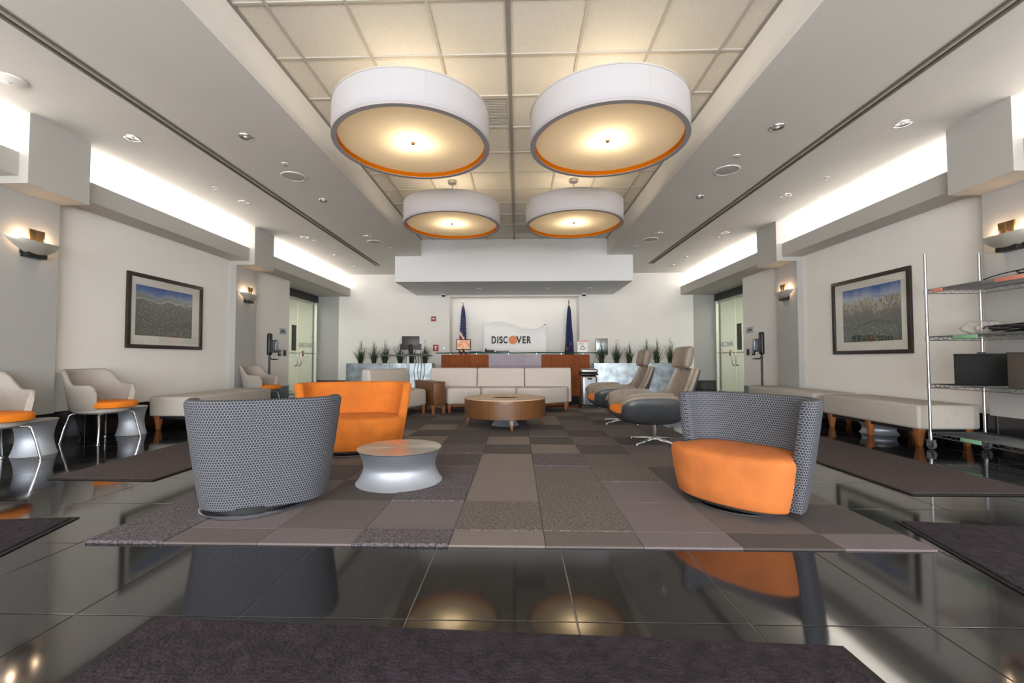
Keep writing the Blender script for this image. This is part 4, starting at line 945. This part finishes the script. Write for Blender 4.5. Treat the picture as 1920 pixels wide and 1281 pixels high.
t = thing('keyboard', 'black keyboard on the standing table at left', 'keyboard', (-1.84, 8.28, .985)); MB().box(-.13, .13, -.06, .06, 0, .016).build('case', M['black'], t, bevel=.003)
m = MB()
for i in range(11):
    for j in range(4): m.box(-.12+i*.0217, -.102+i*.0217, -.05+j*.026, -.03+j*.026, .016, .021)
m.build('keys', M['matte_black'], t)['kind'] = 'stuff'
m = MB()
for k in range(4):
    x0 = -1.90+.05*k; m.tube([(x0, 8.09, .97), (x0+.02, 8.085, .85), (x0-.03+.02*k, 8.10, .7), (x0+.02*math.sin(k*2), 8.08, .5), (x0-.02, 8.09, .25), (x0+.05, 8.12, .013)], .006, 6)
tag(m.build('hanging_cables', M['black'], None), 'bundle of black cables hanging from the standing table', 'cable')
t = thing('waste_bin', 'stainless steel lidded waste bin at the right end of the reception desk', 'bin', (1.33, 8.33, 0))
MB().box(-.15, .15, -.15, .15, .02, .60).build('body', M['steel'], t, bevel=.05, seg=4); MB().box(-.095, .095, -.156, -.15, .06, .56).build('front_plate', M['alu'], t, bevel=.002); MB().box(-.165, .165, -.16, .16, .60, .635).build('black_band', M['black'], t, bevel=.01)
MB().box(-.16, .16, -.155, .155, .635, .72).build('lid', M['steel'], t, bevel=.035, seg=4); MB().box(-.155, .155, -.155, .155, 0, .03).build('base', M['black'], t, bevel=.008); MB().box(-.04, .04, -.17, -.156, .52, .555).build('label', M['black'], t)
def sanitiser(label, x, y, s):
    t = thing('sanitiser_stand', label, 'sanitiser stand', (x, y, 0))
    MB().lathe([(.15, 0), (.15, .012), (.03, .02)], 28).build('base', M['black'], t); MB().tube([(0, 0, .015), (0, 0, 1.3)], .018, 12).build('pole', M['black'], t)
    MB().box(-.035, .035, -.055, .055, .98, 1.40).build('back_board', M['black'], t, bevel=.03, seg=4)
    MB().box(*( (.03, .13) if s > 0 else (-.13, -.03)), -.06, .06, 1.03, 1.27).build('dispenser', M['charleather'], t, bevel=.02, seg=3)
    MB().box(*((.13, .15) if s > 0 else (-.15, -.13)), -.045, .045, 1.06, 1.25).build('front_window', M['zinc'], t, bevel=.004)
    MB().tube([(0, 0, .93), (s*.05, 0, .90), (s*.13, 0, .905)], .012).build('drip_arm', M['black'], t); MB().lathe([(.05, .895), (.055, .905), (.055, .91)], 20, (s*.12, 0, 0)).build('drip_tray', M['black'], t)
sanitiser('black hand sanitiser stand by the left glass doors', -4.72, 8.22, 1)
sanitiser('black hand sanitiser stand by the right glass doors', 4.50, 8.22, -1)
for nm, X, s, ys_ in (('left', XL, 1, (9.07, 9.27)), ('right', XR, -1, (9.06, 9.27))):
    for i, y in enumerate(ys_):
        t = thing('wall_switch', 'small dark %s on the wall by the %s glass doors, %s one' % ('door button plate', nm, 'nearer' if i == 0 else 'farther'), 'switch', (X, y, 1.04))
        MB().box(min(0, s*.012), max(0, s*.012), -.055, .055, -.065, .065).build('plate', M['black'] if i == 0 else M['rubber'], t, bevel=.003); MB().box(min(s*.012, s*.018), max(s*.012, s*.018), -.02, .02, -.03, .03).build('button', M['steel'] if i == 0 else M['black'], t, bevel=.002)
    t = thing('room_sign', 'small grey wall plaque beside the %s glass doors' % nm, 'sign', (X, 9.19, 1.50)); MB().box(min(0, s*.008), max(0, s*.008), -.13, .13, -.06, .06).build('plate', M['zinc'], t, bevel=.003)
    MB().box(min(s*.008, s*.010), max(s*.008, s*.010), -.09, .06, -.02, .02).build('raised_line', M['letter'], t)

# ------------------------------------------------------------------ wire shelving
X0, X1, Y0, Y1 = 4.10, 4.63, 3.30, 4.50
t = thing('wire_shelving', 'chrome wire shelving unit on casters against the right wall', 'shelving', (0, 0, 0))
for x in (X0, X1):
    for y in (Y0, Y1):
        p = MB(); p.tube([(x, y, .115), (x, y, 1.955)], .0125, 12)
        for k in range(72): p.lathe([(.0138, 0), (.0138, .004)], 12, (x, y, .14+k*.0254))
        p.build('post', M['wire'], t, smooth=50)
        c = MB().tube([(x, y, .085), (x, y, .12)], .016, 10); c.cbox((x, y, .088), (.06, .05, .008)); c.box(x-.022, x-.017, y-.03, y+.02, .03, .09); c.box(x+.017, x+.022, y-.03, y+.02, .03, .09)
        cs = c.build('caster', M['steel'], t)
        w_ = MB().lathe([(.030, -.013), (.045, -.013), (.048, -.006), (.048, .006), (.045, .013), (.030, .013), (.030, -.013)], 28, caps=(False, False)); w_.xf(Matrix.Translation((x, y-.008, .048)) @ Matrix.Rotation(PI/2, 4, 'Y')); w_.build('tyre', M['rubber'], cs)
        w_ = MB().lathe([(.031, -.010), (.031, .010)], 20); w_.xf(Matrix.Translation((x, y-.008, .048)) @ Matrix.Rotation(PI/2, 4, 'Y')); w_.build('hub', M['black'], cs)
for z in (.165, .645, 1.115, 1.585):
    m = MB(); zt, zb = z, z-.035
    for y in (Y0, Y1): m.tube([(X0, y, zt), (X1, y, zt)], .0035, 6); m.tube([(X0, y, zb), (X1, y, zb)], .0035, 6)
    for x in (X0, X1): m.tube([(x, Y0, zt), (x, Y1, zt)], .0035, 6); m.tube([(x, Y0, zb), (x, Y1, zb)], .0035, 6)
    fr_ = m.build('shelf_frame', M['wire'], t, smooth=60)
    m = MB(); n_ = 26
    for x in (X0, X1): m.tube([(x, Y0+(Y1-Y0)*k/n_, zt if k % 2 else zb) for k in range(n_+1)], .0028, 5)
    for y in (Y0, Y1): m.tube([(X0+(X1-X0)*k/12, y, zt if k % 2 else zb) for k in range(13)], .0028, 5)
    m.build('edge_truss', M['wire'], fr_, smooth=60)
    m = MB()
    for k in range(1, 50): y = Y0+(Y1-Y0)*k/50; m.tube([(X0, y, zt+.003), (X1, y, zt+.003)], .0022, 4)
    for k in range(1, 4): x = X0+(X1-X0)*k/4; m.tube([(x, Y0, zt-.003), (x, Y1, zt-.003)], .003, 5)
    d = m.build('wire_deck', M['wire'], fr_, smooth=60)
    for x in (X0, X1):
        for y in (Y0, Y1): MB().lathe([(.018, zb-.006), (.0165, zt+.006)], 14, (x, y, 0)).build('collar', M['wire'], fr_)
for (x0, x1, y0, y1, z, mm) in ((X0-.004, X0+.006, 4.33, 4.44, 1.567, 'label_red'), (X0-.006, X0+.002, 3.62, 3.86, 1.567, 'label_red'), (X0-.006, X0+.002, 4.02, 4.24, 1.097, 'label_green'), (X0-.006, X0+.002, 4.02, 4.20, .147, 'label_green')):
    MB().box(x0, x1, y0, y1, z-.016, z+.018).build('shelf_label', M[mm], t, bevel=.002)
# things on the shelves
t = thing('black_box', 'long black box on the lower middle shelf of the wire rack', 'box', (4.37, 4.25, .652), math.radians(-45)); MB().box(-.187, .187, -.06, .06, 0, .275).build('body', M['matte_black'], t, bevel=.004); MB().box(-.19, .19, -.063, .063, .275, .292).build('lid', M['matte_black'], t, bevel=.003)
t = thing('brown_box', 'dark brown box on the lower middle shelf at the photo right edge', 'box', (4.28, 3.70, .65), math.radians(8)); MB().box(-.16, .16, -.12, .12, 0, .29).build('body', M['brownbox'], t, bevel=.004); MB().box(-.163, .163, -.123, .123, .29, .30).build('lid', M['brownbox'], t, bevel=.003)
t = thing('steel_cup', 'small grey metal canister behind the black box', 'canister', (4.55, 4.43, .652)); MB().lathe([(.03, 0), (.03, .29), (.028, .292)], 20).build('body', M['steel'], t); MB().lathe([(.031, .29), (.031, .31), (.01, .312)], 20).build('cap', M['rubber'], t)
m = MB()
for k in range(9):
    cx, cy = 4.36+.05*math.sin(k), 3.95+.04*math.cos(k*2); r_ = .07+.012*k; m.tube([(cx+r_*math.cos(a*.42+k), cy+1.3*r_*math.sin(a*.42+k), 1.126+.009*k+.006*math.sin(a+k)) for a in range(16)], .005, 5)
tag(m.build('cable_coil', M['black'], None), 'coil of black cable on the upper middle shelf beside the plastic bag', 'cable')
m = MB(); rings = []
for k in range(9):
    f = k/8; rr = .13*math.sin(PI*(.12+.76*f))**.7; ring = []
    for j in range(24):
        q = 2*PI*j/24; nn = noise.noise(Vector((math.cos(q)*2, math.sin(q)*2, f*3)))*.045; ring.append((4.36+(rr*.95+nn)*math.cos(q), 4.24+(rr+nn)*math.sin(q), 1.122+.125*f+nn*.3*f))
    rings.append(ring)
m.loft(rings); tag(m.build('plastic_bag', M['bag'], None, smooth=0), 'crumpled clear plastic bag on the upper middle shelf', 'bag')
def cloth(label, cx, cy, cz, rx, ry, h, seed):
    m = MB(); rings = []
    for k in range(7):
        f = k/6; kk = math.cos(f*PI/2)**.5 if f < 1 else .02; ring = []
        for j in range(30):
            q = 2*PI*j/30; nn = noise.noise(Vector((math.cos(q)*2+seed, math.sin(q)*2, f*2.5)))*.35; ring.append((cx+rx*kk*(1+nn)*math.cos(q), cy+ry*kk*(1+nn)*math.sin(q), cz+h*math.sin(f*PI/2)*(1+nn*.6)))
        rings.append(ring)
    m.loft(rings); tag(m.build('folded_cloth', M['cloth_dark'], None, smooth=60), label, 'cloth')
cloth('dark crumpled cloth on the upper middle shelf at the right edge', 4.36, 3.62, 1.120, .16, .18, .10, 3)
m = MB(); m.tube([(4.2+.10*math.sin(a*.5), 4.20-.075*a, 1.596+.004*math.sin(a*1.7)) for a in range(12)], .006, 6); m.tube([(4.15+.18*(1-math.cos(a*.4))*.5, 4.0-.06*a, 1.602+.05*math.sin(a*PI/11)) for a in range(12)], .005, 6); m.tube([(4.30+.10*math.cos(a*.45), 3.72+.13*math.sin(a*.45), 1.600+.002*a) for a in range(28)], .006, 6)
tag(m.build('loose_cable', M['black'], None), 'loose black cable lying on the top shelf of the wire rack', 'cable')
